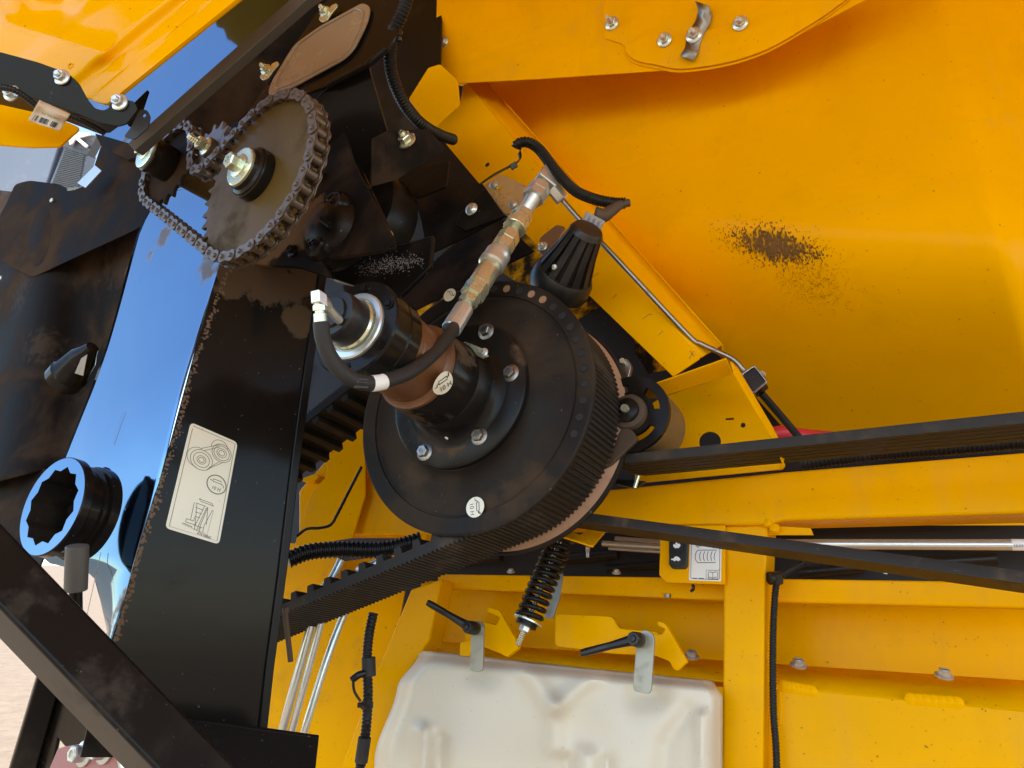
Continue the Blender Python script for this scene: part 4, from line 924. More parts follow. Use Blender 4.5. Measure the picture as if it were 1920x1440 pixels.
m = MB(); m.plate(rounded([(1294, 1000), (1353, 1002), (1352, 1090), (1292, 1088)], 2), S(c_s - .0006), .0008); lbl = m.obj('instruction_label', 'sticker_white', sw)
def LB(x, y): return on(x, y, S(c_s - .0012))
m = MB(); m.nrm = A
def ln(*pp, w=.0011): m.ribbon([LB(x, y) for x, y in pp], w, .0002)
ln(*[(x, y) for x, y in rounded([(1297, 1004), (1350, 1006), (1349, 1087), (1295, 1085)], 4) + [(1297, 1008)]], w=.0009)
ln((1306, 1024), (1314, 1024)); ln((1318, 1024), (1323, 1024)); ln((1327, 1024), (1331, 1024)); ln((1334, 1024), (1342, 1024.5))
ln((1311, 1020), (1305, 1024), (1311, 1028)); ln((1337, 1020.5), (1343, 1024.5), (1337, 1028.5))
ln((1309, 1031.5), (1344, 1031.5), (1340, 1038), (1339, 1046), (1342, 1055), (1308, 1055), (1304, 1049), (1303.5, 1041), (1306, 1034), (1309, 1031.5), w=.0013)
for k in range(4):
    x0 = 1313 + k * 7; ln((x0 + 1.5, 1034), (x0 - 1, 1040), (x0 - 1, 1047), (x0 + .8, 1052), w=.0013)
ln((1324, 1086), (1324, 1069), (1349, 1069.5), w=.0009)
ln((1328, 1084), (1328, 1073), (1331, 1072), (1336.5, 1074), (1342, 1072), (1346, 1073), (1346, 1084), (1342, 1082), (1336.5, 1084), (1331, 1082), (1328, 1084), w=.0012); ln((1336.5, 1074), (1336.5, 1084), w=.0009); ln((1327, 1085.5), (1347, 1085.8), w=.0014)
m.obj('pictogram', 'ink', lbl, flat=True)
uu = (LB(1320, 1084.5) - LB(1298, 1084)).normalized(); vv = A.cross(uu) * -1
vv = (LB(1298, 1074) - LB(1298, 1084)).normalized(); vv = (vv - uu * vv.dot(uu)).normalized()
m = MB(); m.nrm = A; m.ribbon([LB(1299, 1084.4), LB(1307, 1084.6)], .0014, .0004); m.ribbon([LB(1310, 1084.6), LB(1320, 1084.8)], .0014, .0004); m.obj('small_print', 'ink', lbl, flat=True)
m = MB(); m.tube([on(1299, 1096, S(1.60)), on(1300, 1104, S(1.60)), on(1296, 1108, S(1.605))], .0035, 10); m.obj('tie_tail', 'black_plastic', sw)
m = MB(); m.lathe([(.008, 0), (.008, .008), (0, .01)], on(1252, 1113, S(1.66)), V((0, -.2, -1)), 14); m.obj('plug_stud', 'steel_grey', sw)

# silver gas strut and rods in the slot
gs = thing('gas_strut', 'long silver round strut in the dark slot below the wide beam', 'strut', on(1700, 1026, S(1.70)))
m = MB(); m.cyl(on(1440, 1020, S(1.70)), on(2000, 1022, S(1.70)), .0105, seg=24); m.obj('tube', 'zinc', gs)
m = MB(); m.lathe([(.0109, 0), (.0109, .03)], on(1897, 1021.5, S(1.70)), on(2000, 1022, S(1.7)) - on(1897, 1021.5, S(1.7)), 24); m.obj('label_band', 'sticker_white', gs)
text(gs, '28/09/', on(1900, 1026, S(1.685)), (on(1990, 1026, S(1.685)) - on(1900, 1026, S(1.685))).normalized(), V((0, 0, 1)), .007, 'ink')
for k, (y, r_, wd_) in enumerate(((1019, .007, 'middle'), (1028, .005, 'lowest'), (1010, .006, 'uppermost'))):
    m = MB(); m.cyl(on(1130 + 12 * k, y, S(1.72 + .02 * k)), on(1262, y + 8, S(1.72 + .02 * k)), r_); m.obj('push_rod', 'zinc', None, wd_ + ' of three short bright rods left of the switch plate', 'rod', 'rods in the slot')
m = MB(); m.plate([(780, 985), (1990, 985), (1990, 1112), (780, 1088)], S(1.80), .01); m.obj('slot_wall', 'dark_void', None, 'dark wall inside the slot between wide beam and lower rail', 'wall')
for (x, y, w_, hh, wd_) in ((1090, 1045, 70, 10, 'just right of the coil spring'), (1200, 1060, 60, 8, 'just left of the switch plate'), (1560, 1068, 60, 9, 'beside the conduit clip on the post'), (1780, 1052, 90, 10, 'under the long silver strut'), (880, 1050, 60, 9, 'above the first clamp lever')):
    m = MB(); m.cyl(on(x - w_, y + 6, S(1.76)), on(x + w_, y - 5, S(1.75)), hh / FPX * 1.7); m.obj('hose_bundle', 'conduit', None, 'black hose in the dark slot ' + wd_, 'hose', 'hoses in the slot')
for (x, y, wd_) in ((996, 1014, 'just left of the coil spring'), (1102, 1033, 'just right of the coil spring'), (1660, 1064, 'under the long silver strut')):
    m = MB(); m.hexp(on(x, y, S(1.72)), V((0, -.3, 1)), .006, .012); m.cyl(on(x, y + 12, S(1.72)), on(x, y, S(1.72)), .004); m.obj('slot_bolt', 'zinc', None, 'small bright bolt end ' + wd_, 'bolt', 'bolts in the slot')
# conduit down the post
pc_ = thing('post_conduit', 'slim black corrugated conduit strapped down the right side of the yellow post', 'conduit', on(1452, 1435, S(1.59)))
m = MB(); m.tube([on(1520, 1045, S(1.66)), on(1490, 1064, S(1.64)), on(1468, 1077, S(1.61)), on(1456, 1095, S(1.60)), on(1451, 1150, S(1.60)), on(1449, 1230, S(1.60)), on(1450, 1330, S(1.60)), on(1455, 1400, S(1.60)), on(1457, 1470, S(1.60))], .0072, 14, corr=.0058, depth=.2, sm=14); m.obj('tube', 'conduit', pc_)
m = MB(); m.lathe([(.0085, -.012), (.0115, -.01), (.0115, .01), (.0085, .012)], on(1457, 1084, S(1.598)), V((.1, 0, -1)), 18); m.lathe([(.006, -.004), (.013, -.004), (.013, .003), (.005, .004)], on(1446, 1084, S(1.592)), V((1, .2, 0)), 18); m.obj('clip', 'black_plastic', pc_)

# ================================================================ PIPES AND LOOMS LEFT OF THE TANK
for k, (pts, r_, lab) in enumerate((
    ([(640, 1050, 1.68), (622, 1085, 1.66), (606, 1105, 1.64), (590, 1150, 1.62), (545, 1310, 1.58), (528, 1375, 1.57)], .0088, 'zinc coated pipe, thickest of three, bending behind the toothed belt'),
    ([(760, 1018, 1.70), (690, 1065, 1.67), (650, 1085, 1.65), (622, 1102, 1.63), (612, 1130, 1.62), (566, 1300, 1.58), (546, 1375, 1.57)], .0075, 'zinc coated pipe with hex union, running under the toothed belt'),
    ([(668, 1110, 1.70), (642, 1160, 1.68), (612, 1240, 1.64), (580, 1340, 1.60), (570, 1375, 1.59)], .0080, 'zinc coated pipe passing nearest the leaning yellow post'))):
    t = thing('zinc_pipe', lab, 'pipe', at(*pts[-1])); m = MB(); m.tube([at(*p) for p in pts], r_, 16, sm=10); m.obj('tube', 'zinc', t)
    if k == 1:
        m = MB(); a_, b_ = at(690, 1065, 1.67), at(655, 1083, 1.652); m.hexp(a_, b_ - a_, .013, (b_ - a_).length * .55); m.lathe([(.0105, 0), (.0105, .02)], a_ - (b_ - a_) * .3, b_ - a_, 18); m.obj('union_nut', 'zinc', t)
m = MB(); m.tube([at(540, 1050, 1.62), at(580, 1035, 1.64), at(640, 1030, 1.66), at(720, 1030, 1.67), at(790, 1012, 1.68)], .019, 18, corr=.010, sm=12); m.obj('thick_loom', 'conduit', None, 'thick black corrugated loom lying under the yellow bracket', 'conduit')
m = MB(); m.tube([at(700, 1150, 1.62), at(692, 1190, 1.60), at(688, 1240, 1.585), at(690, 1300, 1.57), at(686, 1370, 1.555), at(672, 1460, 1.54)], .0108, 16, corr=.0075, sm=12)
ln_ = thing('cable_loom', 'black corrugated loom with taped joint hanging beside the leaning yellow post', 'conduit', at(675, 1430, 1.54)); m.obj('tube', 'conduit', ln_)
m = MB(); m.cyl(at(691, 1232, 1.583), at(692, 1268, 1.573), .0145, seg=18, bev=.001); m.obj('tape_wrap', 'rubber', ln_)
m = MB(); m.cyl(at(684, 1382, 1.55), at(677, 1430, 1.54), .0135, seg=18, bev=.001); m.obj('tape_wrap', 'rubber', ln_)
m = MB(); m.tube([at(684, 1262, 1.565), at(672, 1266, 1.56), at(660, 1275, 1.558)], .0075, 12); m.tube([at(662, 1272, 1.558), at(664, 1295, 1.56), at(676, 1315, 1.56)], .003, 8); m.obj('branch_plug', 'black_plastic', ln_)
m = MB(); m.lathe([(.012, -.005), (.0135, -.005), (.0135, .005), (.012, .005)], at(688, 1322, 1.566), V((0, 0, 1)), 18, closed=True); m.box(at(676, 1322, 1.56), V((1, 0, 0)), V((0, 1, 0)), V((0, 0, 1)), .006, .004, .004); m.obj('cable_tie', 'black_plastic', ln_)
m = MB(); m.tube([at(678, 875, 1.80), at(655, 920, 1.78), at(632, 965, 1.75), at(620, 984, 1.74), at(600, 990, 1.74), at(575, 992, 1.73), at(556, 1006, 1.72)], .0035, 10, sm=8); m.obj('thin_cable', 'conduit', None, 'thin black cable bending across the yellow bracket', 'cable')
m = MB(); m.tube([at(536, 1142, 1.40), at(536, 1160, 1.40), at(545, 1240, 1.40)], .0052, 12, sm=2); m.tube([at(536, 1138, 1.40), at(536, 1148, 1.4)], .007, 12, sm=2); m.obj('split_pin', 'brown_mud', None, 'rusty pin at the edge of the black housing over the toothed belt', 'pin')
# ================================================================ FEEDER HOUSE
CF = .80
fh = thing('feeder_house', 'glossy black feeder housing with blue-tinted sky sheen and a cream instruction label', 'feeder housing', on(300, 1340, S(CF)))
edge = [(432, 420), (412, 490), (395, 545), (355, 690), (312, 850), (262, 1010), (215, 1180), (170, 1330)]
left = [(262, 1460)][:0]
PO = (lambda e0, e1, p: (lambda n: (n if n.y > 0 else -n, (n if n.y > 0 else -n).dot(e0)))((e1 - e0).cross(p - e0).normalized()))(on(412, 490, S(CF)), on(215, 1180, S(CF)), at(150, 760, 1.57))
lft = [(330, 330), (290, 370), (262, 395), (245, 432), (213, 535), (180, 640), (143, 745), (105, 850), (80, 915), (60, 965), (52, 1010), (60, 1050), (110, 1064), (150, 1068), (158, 1120), (166, 1190), (172, 1260)]
def polx(L, y):
    for (x0, y0), (x1, y1) in zip(L, L[1:]):
        if y0 <= y <= y1: return x0 + (x1 - x0) * (y - y0) / (y1 - y0)
    return L[-1][0] if y > L[-1][1] else L[0][0]
def oface(u, v):
    y = 340 + 925 * v; xl = polx(lft, y); xr = polx([(455, 340)] + edge, y); p = on(xl + (xr - xl) * u, y, PO)
    return p + PO[0] * (.020 * (1 - u) ** 2 + .004 * math.sin(y * .012 + u * 2) + .012 * sst(.72, 1, v) * (1 - u))
m = MB(); m.patch(30, 70, oface)
dirt(m.obj('outer_face', 'black_blue_mirror', fh, solid=.003), [(on(385, 505, PO), .045), (on(400, 450, PO), .06), (on(300, 440, PO), .035), (on(275, 470, PO), .03), (on(235, 1150, PO), .05)], (.13, .085, .05), .6, .85, 30, .3)  # left-edge and bottom patches paint in dark reflections; the rest is dust
e0, e1 = on(412, 490, S(CF)), on(215, 1180, S(CF)); pr_ = at(560, 870, 1.46)
n = (e1 - e0).cross(pr_ - e0).normalized(); n = n if n.y > 0 else -n
PS = (n, n.dot(e0))
def E1px(y, off=0):
    for (x0, y0), (x1, y1) in zip(edge, edge[1:]):
        if y0 <= y <= y1: return x0 + (x1 - x0) * (y - y0) / (y1 - y0) + off
    return edge[-1][0] + off
ed2 = [(x + 1.5, y) for x, y in edge]
right = [(497, 1385), (512, 1250), (536, 1070), (560, 870), (586, 680), (604, 560), (616, 480), (560, 420)]
m = MB(); m.plate(ed2 + [(150, 1420), (497, 1420)] + right, PS, .004, front=.0015); ssh = m.obj('side_sheet', 'black_gloss', fh, bev=.0012)
dirt(ssh, [(on(500, 490, PS), .10), (on(580, 520, PS), .07), (on(430, 520, PS), .05), (on(560, 600, PS), .035)], (.10, .062, .036), .7, .9)
m = MB()
inn = [(x - 16, y) for x, y in right[:-1]]
m.plate(right[:-1] + inn[::-1], PS, .006, front=.008); m.obj('edge_flange', 'black_satin', fh, bev=.0025)
# dirt line packed along the fold
m = MB(); rnd = random.Random(5)
for i in range(420):
    y = rnd.uniform(505, 1230); x = E1px(y, 4 + abs(rnd.gauss(0, 5)) + (12 * sst(700, 500, y) if y < 700 else 0)); p = on(x, y, PS) - PS[0] * .0022; r_ = rnd.uniform(.0012, .0034); a0 = rnd.random() * 6
    u, v, _ = frame(PS[0]); vs = [p - PS[0] * .0008] + [p + (u * math.cos(a0 + k * 1.05) + v * math.sin(a0 + k * 1.05)) * r_ * rnd.uniform(.6, 1.2) for k in range(6)]
    m.add(vs, [(0, 1 + k, 1 + (k + 1) % 6) for k in range(6)])
m.obj('packed_dirt', 'brown_dust', fh, kind='stuff', flat=True)
# instruction label
dcl = MB(); dc = [(357, 792), (445, 830), (410, 1021), (309, 990)]
dcl.plate(rounded(dc, 9), PS, .0008, front=.0024); de = dcl.obj('instruction_label', 'sticker', fh)
c4 = [on(x, y, PS) - PS[0] * .0024 for x, y in dc]
def DL(u, v): return (c4[0] * (1 - u) + c4[1] * u) * (1 - v) + (c4[3] * (1 - u) + c4[2] * u) * v
m = MB(); m.nrm = PS[0]
def dl(pts, w=.0009): m.ribbon([DL(u, v) for u, v in pts], w, .0004)
def ell(cx, cy, rx, ry, rot=0, a0=0, a1=2 * math.pi, n=30):
    return [(cx + rx * math.cos(t) * math.cos(rot) - ry * math.sin(t) * math.sin(rot) * .5, cy + (rx * math.cos(t) * math.sin(rot) * .5 + ry * math.sin(t)) ) for t in [a0 + (a1 - a0) * k / n for k in range(n + 1)]]
dl(rounded([(.06, .025), (.95, .025), (.95, .975), (.06, .975)], .05) + [(.06, .05)])
for (cx, cy, rr) in ((.36, .30, (.22, .16, .055)), (.72, .165, (.20, .16, .06))):
    for r_ in rr: dl(ell(cx, cy, r_, r_ * .42), .0010)
dl(ell(.36, .30, .09, .038)); dl(ell(.72, .165, .10, .042))
dl(ell(.29, .29, .22, .092, 0, 1.6, 4.9)); dl([(.30, .20), (.64, .095)]); dl([(.36, .21), (.66, .115)]); dl([(.50, .365), (.78, .245)]); dl([(.53, .345), (.70, .255)]); dl(ell(.66, .125, .17, .075, 0, 2.9, 6.0))
dl(ell(.74, .47, .19, .086), .0017)
bd = rounded([(.66, .428), (.82, .428), (.82, .452), (.66, .452)], .012); dl(bd + bd[:1], .0011); dl([(.66, .446), (.60, .442)], .001); dl([(.82, .45), (.87, .462), (.89, .48)], .001)
dl([(.47, .655), (.74, .655)]); dl([(.50, .648), (.47, .655), (.50, .662)]); dl([(.50, .672), (.76, .672)]); dl([(.73, .665), (.76, .672), (.73, .679)])
for (a_, b_) in (((.40, .70), (.40, .86)), ((.45, .70), (.50, .90)), ((.60, .70), (.50, .90)), ((.43, .70), (.62, .70)), ((.44, .74), (.59, .74)), ((.45, .78), (.58, .78)), ((.46, .82), (.56, .82)), ((.64, .71), (.55, .92)), ((.66, .70), (.70, .86)), ((.66, .70), (.58, .93)), ((.76, .71), (.66, .88)), ((.66, .88), (.66, .94)), ((.32, .865), (.46, .865)), ((.32, .865), (.32, .895)), ((.32, .895), (.50, .895)), ((.46, .865), (.46, .83)), ((.50, .90), (.50, .945)), ((.55, .92), (.55, .945)), ((.60, .90), (.60, .945)), ((.48, .90), (.64, .90)), ((.28, .91), (.46, .92))): dl([a_, b_])
for k in range(14): dl([(.775 - .002 * k, .72 + .017 * k), (.775 - .002 * k, .729 + .017 * k)])
for k in range(16): dl([(.27 + .028 * k, .912 + .002 * k), (.285 + .028 * k, .925 + .0015 * k)], .0007)
m.obj('line_drawing', 'ink_soft', de, flat=True)
uu = (c4[1] - c4[0]).normalized(); vv = (c4[0] - c4[3]).normalized(); vv = (vv - uu * vv.dot(uu)).normalized()
text(de, '87610860', DL(.56, .970) - PS[0] * .0006, uu, vv, .0064, 'ink'); text(de, '10 H', DL(.65, .522) - PS[0] * .0006, uu, vv, .0085, 'ink')
# faint scratch marks
m = MB(); m.nrm = PO[0]
for (x0, y0, x1, y1, w_) in ((232, 770, 212, 833, .0016), (190, 1035, 160, 1170, .0022), (240, 500, 232, 520, .0008)): m.ribbon([on(x0, y0, PO), on((x0 + x1) / 2, (y0 + y1) / 2, PO), on(x1, y1, PO)], w_, .0006)
m.obj('scratches', 'rust', fh, flat=True)

# splined ring sticking out of the feeder side
rg = thing('splined_coupling', 'short black splined coupling ring with blue-tinted sheen on the feeder side', 'coupling', on(60, 1050, S(.70)))
RC = on(97, 948, S(.70)); r2 = to2(RC); cR = .70
rr = .084
m = MB(); prof = [(rr - .002, 0), (rr, .002), (rr, .016), (rr * .90, .019), (rr * .86, .024), (rr * .86, .040), (rr * .93, .043), (rr * .93, .046), (rr * .88, .048), (rr * .88, .052), (rr * .97, .054), (rr * .97, .070), (rr * .9, .072)]
m.lathe(prof, RC, A, 72); m.f = m.f[:-2]; m.obj('barrel', 'black_gloss', rg, angle=28)
N_ = 96; outer = [V((r2[0] + (rr - .002) * math.cos(2 * math.pi * k / N_), r2[1] + (rr - .002) * math.sin(2 * math.pi * k / N_), 0)) for k in range(N_)]
inn = []
for k in range(24):
    a_ = 2 * math.pi * k / 24; r_ = rr * (.80 if k % 2 else .71); inn.append(V((r2[0] + r_ * math.cos(a_), r2[1] + r_ * math.sin(a_), 0)))
flat = outer + inn; n_ = len(flat); vs = [fr2((p.x, p.y), cR) for p in flat] + [fr2((p.x, p.y), cR + .06) for p in inn]; fs = [tuple(t_) for t_ in tessellate_polygon([outer, inn])]
fs = [f if (vs[f[1]] - vs[f[0]]).cross(vs[f[2]] - vs[f[0]]).dot(A) < 0 else f[::-1] for f in fs]
m = MB(); m.add(vs, fs); m.obj('end_face', 'black_blue_mirror', rg, flat=True)
m = MB(); b0 = [fr2((p.x, p.y), cR + .0002) for p in inn]; b1 = [fr2((p.x, p.y), cR + .065) for p in inn]; k_ = len(inn)
m.add(b0 + b1, [(i, (i + 1) % k_, k_ + (i + 1) % k_, k_ + i) for i in range(k_)] + [tuple(k_ + i for i in range(k_))]); m.obj('spline_bore', 'dark_cast', rg, flat=True)
m = MB(); m.plate(rounded([(120, 1040), (168, 920), (195, 870), (204, 890), (198, 935), (166, 1015), (160, 1045)], 10), S(.765), .012); m.obj('mount_lug', 'black_gloss', rg, bev=.003)
rbm = thing('rubber_buffer', 'dark grey cylindrical buffer standing on a rod below the splined ring', 'buffer', at(145, 1130, 1.20))
m = MB(); m.cyl(at(145, 1023, 1.17), at(142, 1107, 1.17), .0168, seg=28, bev=.0012); m.obj('cylinder', 'grey_bar', rbm)
m = MB(); m.cyl(at(142, 1105, 1.17), at(143, 1180, 1.17), .0095, seg=18); m.obj('rod', 'black_gloss', rbm)

# dented dark guard at the far left
def guard_fn(u, v):
    x = -90 + 375 * u; yt = 345 + 0 * u; y = 335 + 590 * v
    xl = 340 - 205 * v; px = -90 + (xl + 90 + 6 * math.sin(v * 9)) * u; py = 345 + 20 * math.sin(u * 3) * (1 - v) + (925 - 345 - 60 * u) * v
    c = .93 + .034 * math.sin(px * .021 + 1.1 + py * .004) + .022 * math.exp(-((px - 150) / 55) ** 2) + .02 * math.sin(py * .011)
    return on(px, py, S(c))
gd = thing('dented_guard', 'dented dusty black sheet guard behind the glossy housing at far left', 'guard', on(60, 880, S(.9)))
m = MB(); m.patch(50, 60, guard_fn); dirt(m.obj('sheet', 'black_dusty', gd, solid=.003), [(on(215, 480, S(.93)), .10), (on(190, 620, S(.93)), .10), (on(60, 560, S(.93)), .07), (on(80, 650, S(.93)), .06), (on(120, 800, S(.93)), .08)], (.055, .036, .024), .75, .7, 60, .2)
m = MB(); m.plate(rounded([(-40, 470), (10, 385), (28, 345), (55, 338), (110, 345), (124, 352), (124, 358), (140, 356), (165, 345), (180, 300), (190, 270), (230, 275), (300, 300), (330, 380), (255, 430), (60, 520)], 8), S(.885), .003); m.obj('upper_flap', 'black_dusty', gd, bev=.001)
nut_disc(gd, on(98, 376, S(.883)), OUT, .007, 'zinc_gold', 'rivet'); nut_disc(gd, on(2, 522, S(.88)), OUT, .007, 'zinc_gold', 'rivet')
m = MB(); m.plate([(145, 343), (178, 310), (190, 320), (160, 352)], S(.84), .002); m.obj('bright_tab', 'zinc', gd)
m = MB(); m.plate([(-60, 830), (100, 885), (80, 930), (40, 1020), (60, 1060), (-60, 1040)], S(.93), .003); m.obj('lower_sheet', 'black_dusty', gd)
lmp = thing('work_lamp', 'small black round lamp hanging beside the blue reflecting face', 'lamp', at(115, 730, 1.5))
l0, l1 = at(170, 655, 1.74), at(120, 712, 1.78); la = (l1 - l0); LL = la.length
m = MB(); m.lathe([(0, -.01), (.014, -.008), (.020, .01), (.030, .03), (.038, LL * .75), (.043, LL * .8), (.043, LL * 1.02), (.040, LL * 1.04), (.036, LL)], l0, la, 40); m.obj('housing', 'black_gloss', lmp)
m = MB(); m.lathe([(0, LL * 1.015), (.038, LL * 1.01)], l0, la, 30); m.obj('lens', 'grey_plastic', lmp)
m = MB(); m.plate([(140, 700), (152, 672), (164, 664), (156, 705)], FD(1.70), .002); m.obj('bracket', 'steel_grey', lmp, bev=.0005)
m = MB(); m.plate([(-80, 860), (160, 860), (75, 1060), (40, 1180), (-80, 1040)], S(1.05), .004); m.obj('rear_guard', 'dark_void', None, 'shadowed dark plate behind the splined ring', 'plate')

# ================================================================ CHAIN DRIVE
SAVE = (A, E1, E2, OUT); A = V((.596, .744, -.304)).normalized(); E1 = (V((1, 0, 0)) - A * A.x).normalized(); E2 = E1.cross(A); OUT = -A
CC = A.dot(at(487, 334, 1.25)); PITCH = .0254
s1, s2, s3 = to2(on(487, 334, S(CC))), to2(on(322, 312, S(CC))), to2(on(397, 281, S(CC)))
N1 = 37; R1 = PITCH / (2 * math.sin(math.pi / N1)); N2 = 21; R2_ = PITCH / (2 * math.sin(math.pi / N2)); N3 = 12; R3_ = PITCH / (2 * math.sin(math.pi / N3))
path = belt_path([(s1, R1, 1), (s3, R3_, -1), (s2, R2_, 1)], .003)
# travel anticlockwise round the large sprocket, over the idler's far side, round the small one
Lt = sum((path[i] - path[i - 1]).length for i in range(len(path))); nl = int(round(Lt / PITCH / 2)) * 2
CPs, _ = resample(path, nl)
chn = thing('roller_chain', 'rusty steel roller chain looped round the three sprockets', 'chain', fr2((s1[0], s1[1] - R1), CC))
def link_mesh(outer):
    m = MB(); ux, uy, uz = V((1, 0, 0)), V((0, 1, 0)), V((0, 0, 1)); hw = .0128 if outer else .0098; r_ = .0105; n = 8
    prof = []
    for k in range(n + 1): a_ = -math.pi / 2 + math.pi * k / n; prof.append((PITCH / 2 + r_ * math.cos(a_), r_ * math.sin(a_)))
    prof.append((0, r_ * .72))
    for k in range(n + 1): a_ = math.pi / 2 + math.pi * k / n; prof.append((-PITCH / 2 + r_ * math.cos(a_), r_ * math.sin(a_)))
    prof.append((0, -r_ * .72)); n_ = len(prof)
    for sd_ in (-1, 1):
        z0, z1 = (hw, hw + .0022) if sd_ > 0 else (-hw - .0022, -hw)
        m.add([V((x, y, z0)) for x, y in prof] + [V((x, y, z1)) for x, y in prof], [tuple(range(n_))[::-1], tuple(range(n_, 2 * n_))] + [(i, (i + 1) % n_, n_ + (i + 1) % n_, n_ + i) for i in range(n_)])
    for sx in (-1, 1):
        c_ = V((sx * PITCH / 2, 0, 0))
        if outer: m.lathe([(0, -hw - .006), (.0034, -hw - .0055), (.0040, -hw - .0045), (.0040, hw + .0045), (.0034, hw + .0055), (0, hw + .006)], c_, uz, 12)
        else: m.lathe([(.0066, -hw), (.0076, -hw + .001), (.0076, hw - .001), (.0066, hw)], c_, uz, 16)
    return m
def raw(m, name, mat):
    me = bpy.data.meshes.new(name); me.from_pydata(m.v, [], m.f); me.validate()
    import bmesh as _b
    bm = _b.new(); bm.from_mesh(me); _b.ops.recalc_face_normals(bm, faces=bm.faces); bm.to_mesh(me); bm.free()
    for p in me.polygons: p.use_smooth = True
    me.set_sharp_from_angle(angle=rad(35)); me.materials.append(MAT[mat]); return me
ml = [raw(link_mesh(True), 'chain_link', 'chain_steel'), raw(link_mesh(False), 'chain_link', 'chain_steel')]
cl_ = W(fr2((s1[0], s1[1] - R1), CC))
for i in range(nl):
    a_, b_ = CPs[i], CPs[(i + 1) % nl]; d = (b_ - a_).normalized(); X = (R3 @ (E1 * d.x + E2 * d.y)).normalized(); Z = R3 @ A; Y = Z.cross(X)
    p = W(fr2(((a_.x + b_.x) / 2, (a_.y + b_.y) / 2), CC)); o = bpy.data.objects.new('chain_link', ml[i % 2]); sc.collection.objects.link(o); o.parent = chn
    o.matrix_local = Matrix.Translation(p - cl_) @ Matrix((X, Y, Z)).transposed().to_4x4()
def sprocket(c2, R, n, mat, parent, th=.007, name='toothed_disc'):
    pts = []; 
    for k in range(n):
        for (f, r_) in ((-.5, -.0062), (-.27, -.0055), (-.13, .0045), (-.05, .0085), (.05, .0085), (.13, .0045), (.27, -.0055)):
            a_ = 2 * math.pi * (k + f) / n; pts.append((c2[0] + (R + r_) * math.cos(a_), c2[1] + (R + r_) * math.sin(a_)))
    m = MB(); n_ = len(pts); vs = [fr2(p, CC - th / 2) for p in pts] + [fr2(p, CC + th / 2) for p in pts]
    m.add(vs, [tuple(range(n_)), tuple(range(n_, 2 * n_))[::-1]] + [(i, (i + 1) % n_, n_ + (i + 1) % n_, n_ + i) for i in range(n_)]); return m.obj(name, mat, parent, angle=30)
def c3(c2, t=0): return fr2(c2, CC + t)
b1_ = thing('large_sprocket', 'large oily brown chain sprocket with bolted hub', 'sprocket', c3((s1[0], s1[1] - R1)))
sprocket(s1, R1, N1, 'sprocket_oil', b1_)
m = MB(); m.lathe([(.046, -.003), (.046, -.020), (.0445, -.022), (.043, -.0215), (.0425, -.024), (.0375, -.027), (.036, -.034), (.030, -.035)], c3(s1), A, 60); m.obj('hub', 'black_gloss', b1_, angle=28)
m = MB(); m.lathe([(.0335, -.033), (.0345, -.034), (.0345, -.038), (.0325, -.040), (.016, -.0405)], c3(s1), A, 50); m.obj('hub_washer', 'zinc_gold', b1_)
bolt(b1_, c3(s1, -.040), OUT, .0145, 'zinc_gold', h=.9)
m = MB(); m.lathe([(.03, 0), (.03, .05)], c3(s1), A, 30); m.obj('shaft', 'black_satin', b1_)
b2_ = thing('small_sprocket', 'small dark chain sprocket with thick hub beside the dented guard', 'sprocket', c3((s2[0], s2[1] - R2_)))
sprocket(s2, R2_, N2, 'black_dusty', b2_)
m = MB(); m.lathe([(.036, -.003), (.036, -.048), (.034, -.050), (.030, -.0505)], c3(s2), A, 50); m.obj('hub', 'black_gloss', b2_)
m = MB(); m.lathe([(.0335, -.050), (.034, -.051), (.034, -.055), (.031, -.0565), (.012, -.057)], c3(s2), A, 40); m.obj('hub_washer', 'zinc_gold', b2_)
bolt(b2_, c3(s2, -.056), OUT, .013, 'zinc_gold', h=.7)
m = MB(); m.lathe([(.028, 0), (.028, .11)], c3(s2), A, 30); m.obj('shaft', 'sprocket_oil', b2_)
b3_ = thing('tensioner_sprocket', 'tiny rusty tensioner sprocket with long bolt between the other two', 'sprocket', c3((s3[0], s3[1] - R3_)))
sprocket(s3, R3_, N3, 'chain_steel', b3_)
m = MB(); m.lathe([(.020, -.003), (.020, -.012), (.015, -.013)], c3(s3), A, 30); m.obj('hub', 'brown_mud', b3_)
bolt(b3_, c3(s3, -.012), OUT, .0125, 'zinc_gold', stud=.018, h=.9)
tb = MB(); tb.plate(rounded([(400, 290), (420, 240), (445, 225), (452, 240), (440, 300)], 5), S(CC + .02), .006); tb.obj('arm', 'black_dusty', b3_, bev=.001)

A, E1, E2, OUT = SAVE
# ================================================================ GEARBOX AND COVERS BEHIND THE CHAIN
gb = thing('gearbox', 'black gearbox with bolted covers behind the large sprocket', 'gearbox', on(640, 530, S(.9)))
Dp = S(.875)
PC = P3((575, 20, 1.60), (740, 60, 1.43), (500, 195, 1.53))
m = MB(); m.plate([(603, 10), (700, -70), (775, -70), (745, 60), (728, 92), (692, 122), (618, 160), (522, 192), (462, 215), (478, 190)], PC, .006); m.obj('cover_face', 'black_gloss', gb, bev=.0015)
m = MB(); m.plate([(545, 5), (640, -70), (700, -70), (612, 14), (500, 170), (450, 225), (380, 260), (255, 288), (245, 275)], P3((545, 5, 1.74), (500, 170, 1.72), (255, 288, 1.66)), .006); m.obj('rear_cover', 'black_dusty', gb)
m = MB(); m.plate([(692, 124), (727, 246), (700, 262), (692, 352), (606, 342), (555, 290), (560, 215), (620, 160)], P3((692, 124, 1.47), (727, 246, 1.50), (580, 260, 1.52)), .006, front=.002); m.obj('front_face', 'black_gloss', gb, bev=.0015)
